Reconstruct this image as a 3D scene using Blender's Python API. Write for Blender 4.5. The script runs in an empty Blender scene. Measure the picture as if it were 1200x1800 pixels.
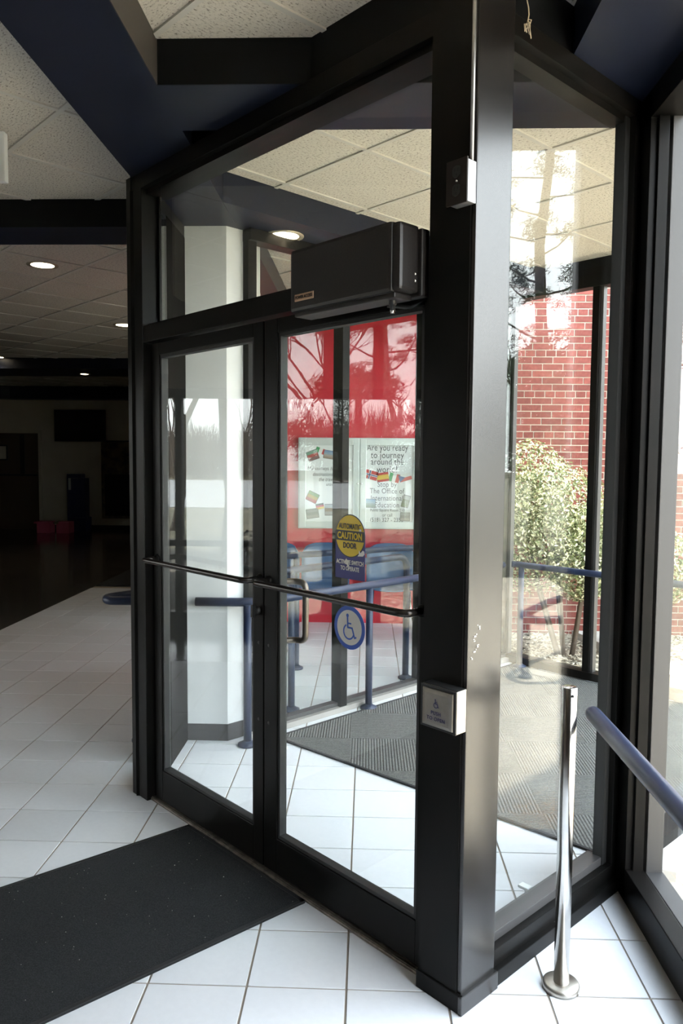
import bpy, bmesh, math, random
from mathutils import Vector, Matrix

# ------------------------------------------------------------------ camera, sky, sun, exposure
sc = bpy.context.scene
COL = sc.collection
cam_d = bpy.data.cameras.new('camera')
cam = bpy.data.objects.new('camera', cam_d)
COL.objects.link(cam)
cam_d.sensor_fit = 'VERTICAL'
cam_d.sensor_height = 36.0
cam_d.sensor_width = 24.0
cam_d.lens = 26.724
cam_d.clip_start = 0.05
cam_d.clip_end = 500
_r = Vector((0.99938846, 0.03410266, 0.00772741))
_d = Vector((0.01006125, -0.06880384, -0.99757947))
_f = Vector((-0.03348844, 0.99704716, -0.06910488))
_m = Matrix(((_r.x, -_d.x, -_f.x, 0), (_r.y, -_d.y, -_f.y, 0), (_r.z, -_d.z, -_f.z, 1.66), (0, 0, 0, 1)))
cam.matrix_world = _m
sc.camera = cam

world = bpy.data.worlds.new('sky')
sc.world = world
world.use_nodes = True
nt = world.node_tree
nt.nodes.clear()
wo = nt.nodes.new('ShaderNodeOutputWorld')
bg = nt.nodes.new('ShaderNodeBackground')
tc = nt.nodes.new('ShaderNodeTexCoord')
sx = nt.nodes.new('ShaderNodeSeparateXYZ')
rp = nt.nodes.new('ShaderNodeValToRGB')
rp.color_ramp.elements[0].position = 0.0
rp.color_ramp.elements[0].color = (1.0, 1.0, 1.0, 1)
rp.color_ramp.elements[1].position = 1.0
rp.color_ramp.elements[1].color = (0.72, 0.83, 1.0, 1)
nt.links.new(tc.outputs['Generated'], sx.inputs[0])
nt.links.new(sx.outputs['Z'], rp.inputs[0])
nt.links.new(rp.outputs[0], bg.inputs['Color'])
bg.inputs['Strength'].default_value = 10.0
nt.links.new(bg.outputs[0], wo.inputs[0])

sun_d = bpy.data.lights.new('sun', 'SUN')
sun = bpy.data.objects.new('sun', sun_d)
COL.objects.link(sun)
sun_d.energy = 22.0
sun_d.angle = math.radians(1.5)
sun_d.color = (1.0, 0.93, 0.82)
_h, _e = math.radians(6), math.radians(78)
sun.rotation_euler = Vector((math.sin(_h) * math.cos(_e), math.cos(_h) * math.cos(_e), math.sin(_e))).to_track_quat('Z', 'Y').to_euler()
sun.location = (10, 8, 20)

vs = sc.view_settings
vs.view_transform = 'Standard'
vs.look = 'None'
vs.gamma = 1.0
vs.use_curve_mapping = False
vs.exposure = 0.30
cy = sc.cycles
cy.use_denoising = True
cy.max_bounces = 14
cy.diffuse_bounces = 5
cy.glossy_bounces = 6
cy.transmission_bounces = 8
cy.transparent_max_bounces = 32
cy.caustics_reflective = False
cy.caustics_refractive = False
cy.sample_clamp_indirect = 8.0

rnd = random.Random(7)
S = 2 ** -0.5

# ------------------------------------------------------------------ materials
def mat(name, color=(0.5, 0.5, 0.5), rough=0.5, metal=0.0, spec=0.5, **kw):
    m = bpy.data.materials.new(name)
    m.use_nodes = True
    b = m.node_tree.nodes['Principled BSDF']
    b.inputs['Base Color'].default_value = (*color, 1)
    b.inputs['Roughness'].default_value = rough
    b.inputs['Metallic'].default_value = metal
    b.inputs['Specular IOR Level'].default_value = spec
    for k, v in kw.items():
        b.inputs[k.replace('_', ' ')].default_value = v
    return m

def noise_col(m, c1, c2, scale=20.0, detail=4.0, lo=0.35, hi=0.65, bump=0.0, bscale=None, dist=0.01):
    n, l = m.node_tree.nodes, m.node_tree.links
    b = n['Principled BSDF']
    t = n.new('ShaderNodeTexCoord')
    x = n.new('ShaderNodeTexNoise')
    x.inputs['Scale'].default_value = scale
    x.inputs['Detail'].default_value = detail
    l.new(t.outputs['Object'], x.inputs['Vector'])
    r = n.new('ShaderNodeValToRGB')
    r.color_ramp.elements[0].position = lo
    r.color_ramp.elements[1].position = hi
    r.color_ramp.elements[0].color = (*c1, 1)
    r.color_ramp.elements[1].color = (*c2, 1)
    l.new(x.outputs['Fac'], r.inputs[0])
    l.new(r.outputs[0], b.inputs['Base Color'])
    if bump:
        y = n.new('ShaderNodeTexNoise')
        y.inputs['Scale'].default_value = bscale or scale
        y.inputs['Detail'].default_value = 3
        l.new(t.outputs['Object'], y.inputs['Vector'])
        bp = n.new('ShaderNodeBump')
        bp.inputs['Strength'].default_value = bump
        bp.inputs['Distance'].default_value = dist
        l.new(y.outputs['Fac'], bp.inputs['Height'])
        l.new(bp.outputs[0], b.inputs['Normal'])
    return m

def vary(m, amount=0.15, island=False):
    """brightness varies from piece to piece"""
    n, l = m.node_tree.nodes, m.node_tree.links
    b = n['Principled BSDF']
    src = n.new('ShaderNodeNewGeometry').outputs['Random Per Island'] if island else n.new('ShaderNodeObjectInfo').outputs['Random']
    h = n.new('ShaderNodeHueSaturation')
    mr = n.new('ShaderNodeMapRange')
    mr.inputs['To Min'].default_value = 1 - amount
    mr.inputs['To Max'].default_value = 1 + amount
    l.new(src, mr.inputs['Value'])
    l.new(mr.outputs[0], h.inputs['Value'])
    if b.inputs['Base Color'].is_linked:
        s = b.inputs['Base Color'].links[0].from_socket
        l.new(s, h.inputs['Color'])
    else:
        h.inputs['Color'].default_value = b.inputs['Base Color'].default_value
    l.new(h.outputs[0], b.inputs['Base Color'])
    return m

def glass(name, tint=(0.965, 0.985, 0.978), f0=0.022):
    m = bpy.data.materials.new(name)
    m.use_nodes = True
    n, l = m.node_tree.nodes, m.node_tree.links
    n.clear()
    o = n.new('ShaderNodeOutputMaterial')
    mx = n.new('ShaderNodeMixShader')
    tr = n.new('ShaderNodeBsdfTransparent')
    tr.inputs['Color'].default_value = (*tint, 1)
    gl = n.new('ShaderNodeBsdfGlossy')
    gl.inputs['Roughness'].default_value = 0.0
    gl.inputs['Color'].default_value = (1, 1, 1, 1)
    g = n.new('ShaderNodeNewGeometry')
    dp = n.new('ShaderNodeVectorMath'); dp.operation = 'DOT_PRODUCT'
    l.new(g.outputs['Incoming'], dp.inputs[0]); l.new(g.outputs['Normal'], dp.inputs[1])
    ab = n.new('ShaderNodeMath'); ab.operation = 'ABSOLUTE'
    l.new(dp.outputs['Value'], ab.inputs[0])
    om = n.new('ShaderNodeMath'); om.operation = 'SUBTRACT'; om.inputs[0].default_value = 1.0
    l.new(ab.outputs[0], om.inputs[1])
    pw = n.new('ShaderNodeMath'); pw.operation = 'POWER'; pw.inputs[1].default_value = 5.0
    l.new(om.outputs[0], pw.inputs[0])
    ma = n.new('ShaderNodeMath'); ma.operation = 'MULTIPLY_ADD'
    ma.inputs[1].default_value = 1 - f0; ma.inputs[2].default_value = f0
    l.new(pw.outputs[0], ma.inputs[0])
    l.new(ma.outputs[0], mx.inputs[0])
    l.new(tr.outputs[0], mx.inputs[1]); l.new(gl.outputs[0], mx.inputs[2])
    l.new(mx.outputs[0], o.inputs[0])
    return m

def emit(name, color, strength):
    m = mat(name, (0.8, 0.8, 0.8))
    b = m.node_tree.nodes['Principled BSDF']
    b.inputs['Emission Color'].default_value = (*color, 1)
    b.inputs['Emission Strength'].default_value = strength
    return m

M = {}
M['bronze'] = noise_col(mat('dark bronze aluminium', rough=0.36, spec=0.1), (0.0045, 0.0048, 0.0045), (0.0085, 0.0072, 0.0066), 6, lo=0.3, hi=0.7)
M['bronze_ext'] = mat('weathered and lit bronze aluminium', (0.055, 0.053, 0.053), 0.42, 0.2)  # weathered outer frames; also stands in for light on some glazing stops
M['bronze_post'] = noise_col(mat('satin dark bronze post', rough=0.27, spec=0.7), (0.007, 0.006, 0.0055), (0.010, 0.0085, 0.008), 6)
M['bronze_gloss'] = mat('glossy dark bronze', (0.005, 0.0045, 0.004), 0.7, 0.0, 0.06)
M['sill_grey'] = mat('dusty grey sill', (0.30, 0.28, 0.26), 0.6, 0.2)
M['gasket'] = mat('black gasket', (0.01, 0.01, 0.01), 0.6)
M['threshold'] = noise_col(mat('worn threshold metal', rough=0.4, metal=0.7), (0.10, 0.085, 0.07), (0.22, 0.19, 0.16), 30)
M['navy'] = noise_col(mat('navy painted plaster', rough=0.42, spec=0.3), (0.005, 0.0075, 0.018), (0.0075, 0.0105, 0.024), 4)
M['navy_face'] = noise_col(mat('dark beam side', rough=0.5, spec=0.15), (0.003, 0.0035, 0.004), (0.0045, 0.005, 0.006), 4)
M['beam_reflect'] = mat('beam side with reflected light', (0.06, 0.052, 0.046), 0.5, 0.0, 0.3)  # grey brown stands in for light reflected off the beam side
M['tile'] = vary(noise_col(mat('white glazed floor tile', rough=0.27), (0.68, 0.69, 0.715), (0.70, 0.71, 0.735), 40, bump=0.04, bscale=60), 0.035)
M['grout'] = mat('brown grout', (0.27, 0.225, 0.18), 0.9)
M['dark_floor'] = noise_col(mat('dark polished floor', rough=0.14), (0.035, 0.031, 0.028), (0.055, 0.05, 0.045), 3)
M['brick'] = vary(noise_col(mat('red brick', rough=0.85), (0.17, 0.040, 0.032), (0.24, 0.062, 0.048), 30, bump=0.3, bscale=120), 0.2)
M['brick_field'] = vary(noise_col(mat('red brick field', rough=0.85), (0.17, 0.040, 0.032), (0.24, 0.062, 0.048), 30, bump=0.3, bscale=120), 0.2, island=True)
M['mortar'] = mat('pale mortar', (0.62, 0.56, 0.48), 0.9)
M['blue'] = noise_col(mat('blue painted steel pipe', rough=0.4, spec=0.35), (0.013, 0.020, 0.048), (0.018, 0.028, 0.062), 12, bump=0.1, bscale=25, dist=0.003)
M['steel'] = noise_col(mat('polished stainless steel', rough=0.16, metal=1.0), (0.62, 0.60, 0.57), (0.72, 0.70, 0.67), 25)
M['brushed'] = noise_col(mat('brushed stainless steel', rough=0.33, metal=1.0), (0.50, 0.46, 0.40), (0.56, 0.52, 0.46), 40)
M['chrome'] = mat('chrome', (0.8, 0.8, 0.8), 0.08, 1.0)
M['galv'] = mat('galvanised metal box', (0.36, 0.36, 0.37), 0.42, 0.8)
M['black'] = mat('black plastic', (0.012, 0.012, 0.012), 0.4)
M['brown_box'] = noise_col(mat('dark brown painted cover', rough=0.42, spec=0.4), (0.010, 0.0085, 0.0095), (0.017, 0.014, 0.012), 200, bump=0.15, bscale=350, dist=0.001)
M['outlet'] = mat('brown plastic outlet plate', (0.016, 0.011, 0.009), 0.5, 0.0, 0.25)
M['plate'] = mat('brass coloured name plate', (0.55, 0.36, 0.25), 0.35, 0.9)
M['mat'] = noise_col(mat('charcoal floor mat', rough=0.95, spec=0.2), (0.013, 0.014, 0.015), (0.03, 0.031, 0.033), 260, bump=0.7, bscale=300, dist=0.004)
M['mat_edge'] = mat('rubber mat edge', (0.012, 0.012, 0.013), 0.7)
M['speck'] = mat('pale grit', (0.5, 0.47, 0.42), 0.9)
M['column'] = noise_col(mat('white painted plaster', rough=0.6), (0.60, 0.605, 0.61), (0.65, 0.655, 0.66), 3)
M['base_dark'] = mat('dark vinyl base', (0.035, 0.033, 0.035), 0.5)
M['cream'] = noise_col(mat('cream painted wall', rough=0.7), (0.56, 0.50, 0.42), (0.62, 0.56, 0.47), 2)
M['cream_dark'] = mat('darkened cream wall', (0.22, 0.19, 0.16), 0.7)  # cream darkened so the unseen walls return less light
M['red'] = noise_col(mat('red painted wall', rough=0.5), (0.50, 0.012, 0.030), (0.56, 0.018, 0.036), 2)
M['alu'] = mat('satin aluminium', (0.62, 0.66, 0.65), 0.38, 0.6)
M['paper'] = mat('white paper', (0.80, 0.82, 0.82), 0.8)
M['ink'] = mat('grey ink', (0.10, 0.10, 0.11), 0.8)
M['yellow'] = mat('yellow vinyl', (0.72, 0.50, 0.01), 0.4)
M['decal_black'] = mat('black vinyl', (0.015, 0.013, 0.012), 0.4)
M['decal_blue'] = mat('deep blue vinyl', (0.022, 0.022, 0.17), 0.4)
M['decal_white'] = mat('white vinyl', (0.72, 0.70, 0.66), 0.5)
M['access_blue'] = mat('access sign blue vinyl', (0.02, 0.075, 0.36), 0.4)
M['access_grey'] = mat('access sign pale vinyl', (0.58, 0.55, 0.50), 0.5)
M['seat_blue'] = mat('blue plastic seat', (0.055, 0.10, 0.19), 0.35)
M['glass'] = glass('clear glass')
M['glass_case'] = glass('case glass', (0.99, 0.99, 0.99))
M['lamp'] = emit('lamp lens', (1.0, 0.83, 0.55), 9.0)
M['lamp_ring'] = mat('lamp ring', (0.55, 0.48, 0.36), 0.35, 0.5)
M['white_panel'] = mat('white sign panel', (0.70, 0.70, 0.70), 0.5)
M['tv'] = mat('dark screen', (0.006, 0.006, 0.007), 0.2)
M['kiosk'] = mat('dark blue kiosk', (0.02, 0.03, 0.12), 0.5)
M['pink'] = mat('pink cardboard', (0.62, 0.12, 0.20), 0.7)
M['cardboard'] = mat('brown cardboard', (0.22, 0.15, 0.10), 0.8)
M['poster_dark'] = noise_col(mat('dark poster', rough=0.5), (0.03, 0.02, 0.02), (0.20, 0.14, 0.06), 5)
M['door_wood'] = mat('dark brown door', (0.10, 0.07, 0.045), 0.5)
M['string'] = mat('pale string', (0.50, 0.42, 0.30), 0.9)
M['cupwhite'] = mat('white plastic', (0.82, 0.82, 0.80), 0.4)
M['concrete'] = noise_col(mat('concrete paving', rough=0.9), (0.40, 0.35, 0.27), (0.50, 0.44, 0.35), 5)
M['kerb'] = noise_col(mat('concrete kerb', rough=0.9), (0.45, 0.42, 0.38), (0.55, 0.52, 0.47), 8)
M['grass'] = noise_col(mat('dry winter grass', rough=0.95), (0.085, 0.08, 0.05), (0.15, 0.13, 0.085), 0.6)
M['asphalt'] = noise_col(mat('pale road', rough=0.9), (0.26, 0.26, 0.26), (0.33, 0.33, 0.33), 2)
M['asphalt_dark'] = noise_col(mat('weathered grey paving', rough=0.9), (0.13, 0.12, 0.10), (0.20, 0.18, 0.15), 2)
M['mulch'] = noise_col(mat('pale wood mulch', rough=0.95), (0.20, 0.15, 0.10), (0.66, 0.58, 0.46), 16, lo=0.42, hi=0.6, bump=0.8, bscale=40, dist=0.03)
M['chip'] = vary(mat('wood chip', (0.50, 0.43, 0.33), 0.9), 0.65, island=True)
M['straw'] = vary(mat('orange pine straw', (0.55, 0.28, 0.08), 0.9), 0.3, island=True)
M['bark'] = noise_col(mat('grey bark', rough=0.95), (0.075, 0.06, 0.05), (0.14, 0.115, 0.095), 8)
M['twig'] = mat('brown twigs', (0.10, 0.07, 0.05), 0.9)
M['brush'] = vary(mat('brown brushwood', (0.13, 0.10, 0.075), 0.95), 0.4, island=True)
M['needle'] = vary(mat('pine needles', (0.045, 0.075, 0.03), 0.8), 0.45, island=True)
M['cedar'] = vary(mat('dark evergreen', (0.035, 0.055, 0.02), 0.8), 0.5, island=True)
M['roof'] = mat('roof fascia', (0.06, 0.055, 0.05), 0.6)
M['redbush'] = vary(mat('russet leaves', (0.24, 0.13, 0.05), 0.8), 0.5, island=True)
M['wood_top'] = mat('table top', (0.55, 0.50, 0.42), 0.4)

def mk_acoustic():
    m = mat('acoustic ceiling tile', (0.6, 0.56, 0.5), 0.9, spec=0.2)
    n, l = m.node_tree.nodes, m.node_tree.links
    b = n['Principled BSDF']
    t = n.new('ShaderNodeTexCoord')
    mp = n.new('ShaderNodeMapping'); mp.inputs['Scale'].default_value = (1.0, 2.2, 1.0)
    l.new(t.outputs['Object'], mp.inputs[0])
    x = n.new('ShaderNodeTexNoise'); x.inputs['Scale'].default_value = 62; x.inputs['Detail'].default_value = 5; x.inputs['Roughness'].default_value = 0.72
    l.new(mp.outputs[0], x.inputs['Vector'])
    r = n.new('ShaderNodeValToRGB')
    e = r.color_ramp.elements
    e[0].position = 0.36; e[0].color = (0.15, 0.125, 0.10, 1)
    e[1].position = 0.455; e[1].color = (0.62, 0.57, 0.49, 1)
    e2 = r.color_ramp.elements.new(0.75); e2.color = (0.69, 0.64, 0.56, 1)
    l.new(x.outputs['Fac'], r.inputs[0]); l.new(r.outputs[0], b.inputs['Base Color'])
    bp = n.new('ShaderNodeBump'); bp.inputs['Strength'].default_value = 0.5; bp.inputs['Distance'].default_value = 0.004
    l.new(x.outputs['Fac'], bp.inputs['Height']); l.new(bp.outputs[0], b.inputs['Normal'])
    return m
M['acoustic'] = vary(mk_acoustic(), 0.03)
M['acoustic_field'] = mk_acoustic()
M['gridbar'] = mat('ceiling grid bar', (0.56, 0.53, 0.47), 0.5)

def mk_ribmat():
    m = mat('ribbed entrance mat', (0.1, 0.1, 0.1), 0.9, spec=0.25)
    n, l = m.node_tree.nodes, m.node_tree.links
    b = n['Principled BSDF']
    t = n.new('ShaderNodeTexCoord')
    ck = n.new('ShaderNodeTexChecker'); ck.inputs['Scale'].default_value = 1 / 0.46
    mp0 = n.new('ShaderNodeMapping'); mp0.inputs['Rotation'].default_value = (0, 0, 0.0)
    l.new(t.outputs['Object'], mp0.inputs[0]); l.new(mp0.outputs[0], ck.inputs['Vector'])
    ws = []
    for ax in ('X', 'Y'):
        w = n.new('ShaderNodeTexWave'); w.bands_direction = ax
        w.inputs['Scale'].default_value = 1 / 0.016 * 0.314
        w.inputs['Distortion'].default_value = 0.15
        l.new(t.outputs['Object'], w.inputs['Vector']); ws.append(w)
    mx = n.new('ShaderNodeMix'); mx.data_type = 'FLOAT'
    l.new(ck.outputs['Fac'], mx.inputs[0]); l.new(ws[0].outputs['Fac'], mx.inputs[2]); l.new(ws[1].outputs['Fac'], mx.inputs[3])
    x = n.new('ShaderNodeTexNoise'); x.inputs['Scale'].default_value = 150; x.inputs['Detail'].default_value = 4
    l.new(t.outputs['Object'], x.inputs['Vector'])
    r = n.new('ShaderNodeValToRGB')
    r.color_ramp.elements[0].position = 0.3; r.color_ramp.elements[0].color = (0.075, 0.073, 0.07, 1)
    r.color_ramp.elements[1].position = 0.7; r.color_ramp.elements[1].color = (0.16, 0.155, 0.145, 1)
    l.new(x.outputs['Fac'], r.inputs[0]); l.new(r.outputs[0], b.inputs['Base Color'])
    bp = n.new('ShaderNodeBump'); bp.inputs['Strength'].default_value = 0.7; bp.inputs['Distance'].default_value = 0.005
    l.new(mx.outputs[0], bp.inputs['Height']); l.new(bp.outputs[0], b.inputs['Normal'])
    return m
M['ribmat'] = mk_ribmat()

def mk_leaf():
    m = mat('variegated holly leaves', (0.3, 0.35, 0.1), 0.45)
    n, l = m.node_tree.nodes, m.node_tree.links
    b = n['Principled BSDF']
    g = n.new('ShaderNodeNewGeometry')
    r = n.new('ShaderNodeValToRGB')
    e = r.color_ramp.elements
    e[0].position = 0.0; e[0].color = (0.09, 0.115, 0.04, 1)
    e[1].position = 1.0; e[1].color = (0.80, 0.78, 0.58, 1)
    q = r.color_ramp.elements.new(0.45); q.color = (0.20, 0.23, 0.09, 1)
    q = r.color_ramp.elements.new(0.6); q.color = (0.62, 0.60, 0.36, 1)
    l.new(g.outputs['Random Per Island'], r.inputs[0]); l.new(r.outputs[0], b.inputs['Base Color'])
    return m
M['leaf'] = mk_leaf()

# ------------------------------------------------------------------ builders
def P(a, b, z=0.0):
    """wall frame (a along the door wall, b along the side wall) -> world"""
    return Vector((S * (b - a), S * (a + b), z))

class MB:
    def __init__(self):
        self.bm = bmesh.new()
    def _box(self, corners, bev=0.0):
        vs_ = [self.bm.verts.new(c) for c in corners]
        fs = [(0, 3, 2, 1), (4, 5, 6, 7), (0, 1, 5, 4), (1, 2, 6, 5), (2, 3, 7, 6), (3, 0, 4, 7)]
        faces = [self.bm.faces.new([vs_[i] for i in f]) for f in fs]
        if bev:
            ed = list({e for f in faces for e in f.edges})
            bmesh.ops.bevel(self.bm, geom=ed, offset=bev, segments=2, profile=0.6, affect='EDGES')
        return self
    def box(self, x0, x1, y0, y1, z0, z1, bev=0.0):
        return self._box([(x0, y0, z0), (x1, y0, z0), (x1, y1, z0), (x0, y1, z0), (x0, y0, z1), (x1, y0, z1), (x1, y1, z1), (x0, y1, z1)], bev)
    def abox(self, a0, a1, b0, b1, z0, z1, bev=0.0):
        # order keeps outward winding: a axis = (-1,1), b axis = (1,1); use (b,a) as right-handed pair
        c = [P(a0, b0, z0), P(a0, b1, z0), P(a1, b1, z0), P(a1, b0, z0), P(a0, b0, z1), P(a0, b1, z1), P(a1, b1, z1), P(a1, b0, z1)]
        return self._box(c, bev)
    def prism(self, pts, z0, z1, bev=0.0):
        n = len(pts)
        lo = [self.bm.verts.new((p[0], p[1], z0)) for p in pts]
        hi = [self.bm.verts.new((p[0], p[1], z1)) for p in pts]
        fs = [self.bm.faces.new(lo[::-1]), self.bm.faces.new(hi)]
        for i in range(n):
            fs.append(self.bm.faces.new((lo[i], lo[(i + 1) % n], hi[(i + 1) % n], hi[i])))
        if bev:
            bmesh.ops.bevel(self.bm, geom=list({e for f in fs for e in f.edges}), offset=bev, segments=2, profile=0.6, affect='EDGES')
        return self
    def poly(self, pts3, thick_vec):
        """flat outline given a thickness"""
        t = Vector(thick_vec)
        lo = [self.bm.verts.new(Vector(p)) for p in pts3]
        hi = [self.bm.verts.new(Vector(p) + t) for p in pts3]
        n = len(lo)
        self.bm.faces.new(lo[::-1]); self.bm.faces.new(hi)
        for i in range(n):
            self.bm.faces.new((lo[i], lo[(i + 1) % n], hi[(i + 1) % n], hi[i]))
        return self
    def tube(self, path, r, seg=16, cap=True, radii=None):
        path = [Vector(p) for p in path]
        rings = []
        up = None
        for i, p in enumerate(path):
            if i == 0: t = path[1] - p
            elif i == len(path) - 1: t = p - path[i - 1]
            else: t = (path[i + 1] - p).normalized() + (p - path[i - 1]).normalized()
            t.normalize()
            if up is None:
                up = Vector((0, 0, 1)) if abs(t.z) < 0.9 else Vector((1, 0, 0))
            u = t.cross(up)
            if u.length < 1e-4: u = t.cross(Vector((0.3, 1, 0.2)))
            u.normalize(); v = u.cross(t).normalized(); up = v
            rr = radii[i] if radii else r
            rings.append([self.bm.verts.new(p + (u * math.cos(2 * math.pi * k / seg) + v * math.sin(2 * math.pi * k / seg)) * rr) for k in range(seg)])
        for i in range(len(rings) - 1):
            for k in range(seg):
                f = self.bm.faces.new((rings[i][k], rings[i][(k + 1) % seg], rings[i + 1][(k + 1) % seg], rings[i + 1][k]))
                f.smooth = True
        if cap:
            self.bm.faces.new(rings[0][::-1]); self.bm.faces.new(rings[-1])
        return self
    def lathe(self, prof, centre, seg=32, axis='Z', basis=None):
        """profile of (radius, height) spun about an axis"""
        c = Vector(centre)
        if basis is None:
            basis = (Vector((1, 0, 0)), Vector((0, 1, 0)), Vector((0, 0, 1)))
        u, v, w = basis
        rings = []
        for r, h in prof:
            if r < 1e-6:
                rings.append([self.bm.verts.new(c + w * h)])
            else:
                rings.append([self.bm.verts.new(c + w * h + (u * math.cos(2 * math.pi * k / seg) + v * math.sin(2 * math.pi * k / seg)) * r) for k in range(seg)])
        for i in range(len(rings) - 1):
            A, B = rings[i], rings[i + 1]
            for k in range(seg):
                k2 = (k + 1) % seg
                if len(A) == 1 and len(B) == 1: continue
                if len(A) == 1: f = self.bm.faces.new((A[0], B[k2], B[k]))
                elif len(B) == 1: f = self.bm.faces.new((A[k], A[k2], B[0]))
                else: f = self.bm.faces.new((A[k], A[k2], B[k2], B[k]))
                f.smooth = True
        return self
    def build(self, name, m, parent=None, origin=None, recalc=True):
        if recalc:
            bmesh.ops.recalc_face_normals(self.bm, faces=self.bm.faces)
        me = bpy.data.meshes.new(name)
        o = Vector(origin) if origin is not None else (base_of(parent) if parent is not None else Vector((0, 0, 0)))
        if o.length:
            bmesh.ops.translate(self.bm, verts=self.bm.verts, vec=-o)
        self.bm.to_mesh(me)
        self.bm.free()
        me.materials.append(m if not isinstance(m, str) else M[m])
        ob = bpy.data.objects.new(name, me)
        COL.objects.link(ob)
        if parent is not None: ob.parent = parent
        elif origin is not None: ob.location = o
        return ob

def base_of(o):
    v = Vector((0, 0, 0))
    while o is not None:
        v += o.location
        o = o.parent
    return v

def tag(o, label=None, cat=None, group=None, kind=None):
    if label: o['label'] = label
    if cat: o['category'] = cat
    if group: o['group'] = group
    if kind: o['kind'] = kind
    return o

def thing(name, label, cat, loc=(0, 0, 0), group=None, kind=None):
    o = bpy.data.objects.new(name, None)
    o.empty_display_size = 0.1
    COL.objects.link(o)
    o.location = loc
    return tag(o, label, cat, group, kind)

def mesh_raw(name, verts, faces, m, parent=None, smooth=False, mats=None, mat_idx=None, origin=None):
    o = Vector(origin) if origin is not None else (base_of(parent) if parent is not None else Vector((0, 0, 0)))
    me = bpy.data.meshes.new(name)
    me.from_pydata([(v[0] - o.x, v[1] - o.y, v[2] - o.z) for v in verts], [], faces)
    for mm in (mats or [m]): me.materials.append(M[mm] if isinstance(mm, str) else mm)
    if mat_idx: me.polygons.foreach_set('material_index', mat_idx)
    if smooth: me.polygons.foreach_set('use_smooth', [True] * len(me.polygons))
    me.update()
    ob = bpy.data.objects.new(name, me)
    COL.objects.link(ob)
    if parent is not None: ob.parent = parent
    elif origin is not None: ob.location = o
    return ob

def piece(name, me, loc, parent, rotz=0.0, scale=None):
    """a copy that shares its mesh"""
    o = bpy.data.objects.new(name, me)
    COL.objects.link(o)
    o.parent = parent
    o.location = Vector(loc) - base_of(parent)
    if rotz: o.rotation_euler.z = rotz
    if scale: o.scale = scale
    return o

def text(name, body, size, origin, right, up, m, parent, align='CENTER', extrude=0.0004, bold=0.0, sx=1.0, shear=0.0, spacing=1.0):
    cu = bpy.data.curves.new(name, 'FONT')
    cu.body = body; cu.size = size; cu.align_x = align; cu.align_y = 'CENTER'
    cu.extrude = extrude; cu.offset = bold; cu.shear = shear; cu.space_character = spacing
    cu.resolution_u = 3
    tmp = bpy.data.objects.new(name, cu)
    COL.objects.link(tmp)
    bpy.context.view_layer.update()
    me = bpy.data.meshes.new_from_object(tmp.evaluated_get(bpy.context.evaluated_depsgraph_get()))
    bpy.data.objects.remove(tmp)
    bpy.data.curves.remove(cu)
    r, u = Vector(right).normalized(), Vector(up).normalized()
    nrm = r.cross(u)
    o0 = Vector(origin)
    base = base_of(parent)
    for v in me.vertices:
        v.co = o0 + r * (v.co.x * sx) + u * v.co.y + nrm * (v.co.z + extrude) - base
    me.materials.clear(); me.materials.append(M[m])
    ob = bpy.data.objects.new(name, me)
    COL.objects.link(ob); ob.parent = parent
    return ob

def arc(c, r, a0, a1, n, u, v):
    c, u, v = Vector(c), Vector(u), Vector(v)
    return [c + u * (r * math.cos(a0 + (a1 - a0) * i / n)) + v * (r * math.sin(a0 + (a1 - a0) * i / n)) for i in range(n + 1)]

def rounded_path(pts, rad, n=6):
    pts = [Vector(p) for p in pts]
    out = [pts[0]]
    for i in range(1, len(pts) - 1):
        d0 = (pts[i - 1] - pts[i]); d1 = (pts[i + 1] - pts[i])
        r = min(rad, d0.length * 0.49, d1.length * 0.49)
        p0 = pts[i] + d0.normalized() * r; p1 = pts[i] + d1.normalized() * r
        for k in range(n + 1):
            t = k / n
            out.append(p0 * (1 - t) ** 2 + pts[i] * 2 * t * (1 - t) + p1 * t ** 2)
    out.append(pts[-1])
    return out

def in_view(p, margin=0.08):
    q = Vector(p) - Vector((0, 0, 1.66))
    d = q.dot(_f)
    if d < 0.3: return False
    x, y = q.dot(_r) / d * 1336.2, q.dot(_d) / d * 1336.2
    return abs(x) < 600 * (1 + margin) and abs(y) < 900 * (1 + margin)

# ------------------------------------------------------------------ floors and ground
GX, GY, TX, TY = -0.05, 2.279, 0.3144, 0.2885
def inside(x, y):
    a, b = S * (y - x), S * (x + y)
    if 1.36 < a and 1.76 < b < 5.3 and a < 3.66: return True
    if y < 2.95 and x < 1.0 and not (b > 1.76 + 0 and a < 1.36 and x > 1.0): return x < 1.0
    if x < 1.0 and y <= 7.65 and a > 1.36: return True
    if x < -1.1 and y < 9.7: return True
    return False

floor = tag(MB().prism([(-4.75, -4.5), (1.03, -4.5), (1.03, 2.9), tuple(P(1.40, 5.3)[:2]), tuple(P(3.66, 5.3)[:2]), (1.03, 6.33), (1.03, 7.64), (-1.1, 7.64), (-1.1, 9.62), (-4.75, 9.62)], -0.12, -0.004).build('floor', 'grout'), 'white tiled lobby and vestibule floor with brown grout joints', 'floor', kind='structure')
mb = MB(); gp = 0.0035
mb.box(-TX / 2 + gp, TX / 2 - gp, -TY / 2 + gp, TY / 2 - gp, -0.008, 0.0, 0.0015)
tile_o = mb.build('tile', 'tile'); tile_me = tile_o.data
bpy.data.objects.remove(tile_o)
cells = []
for i in range(-12, 10):
    for j in range(-24, 26):
        x, y = GX + (i + 0.5) * TX, GY + (j + 0.5) * TY
        if x < -3.5 or y > 9.6: continue
        if not inside(x, y): continue
        cells.append((x, y))
edge = [(0.9465, GY + (j + 0.5) * TY) for j in range(-8, 3)]
seen = sorted([c for c in cells if in_view((c[0], c[1], 0), 0.15)], key=lambda c: c[0] ** 2 + c[1] ** 2)
near = seen[:286]; near_set = set(near)
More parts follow.
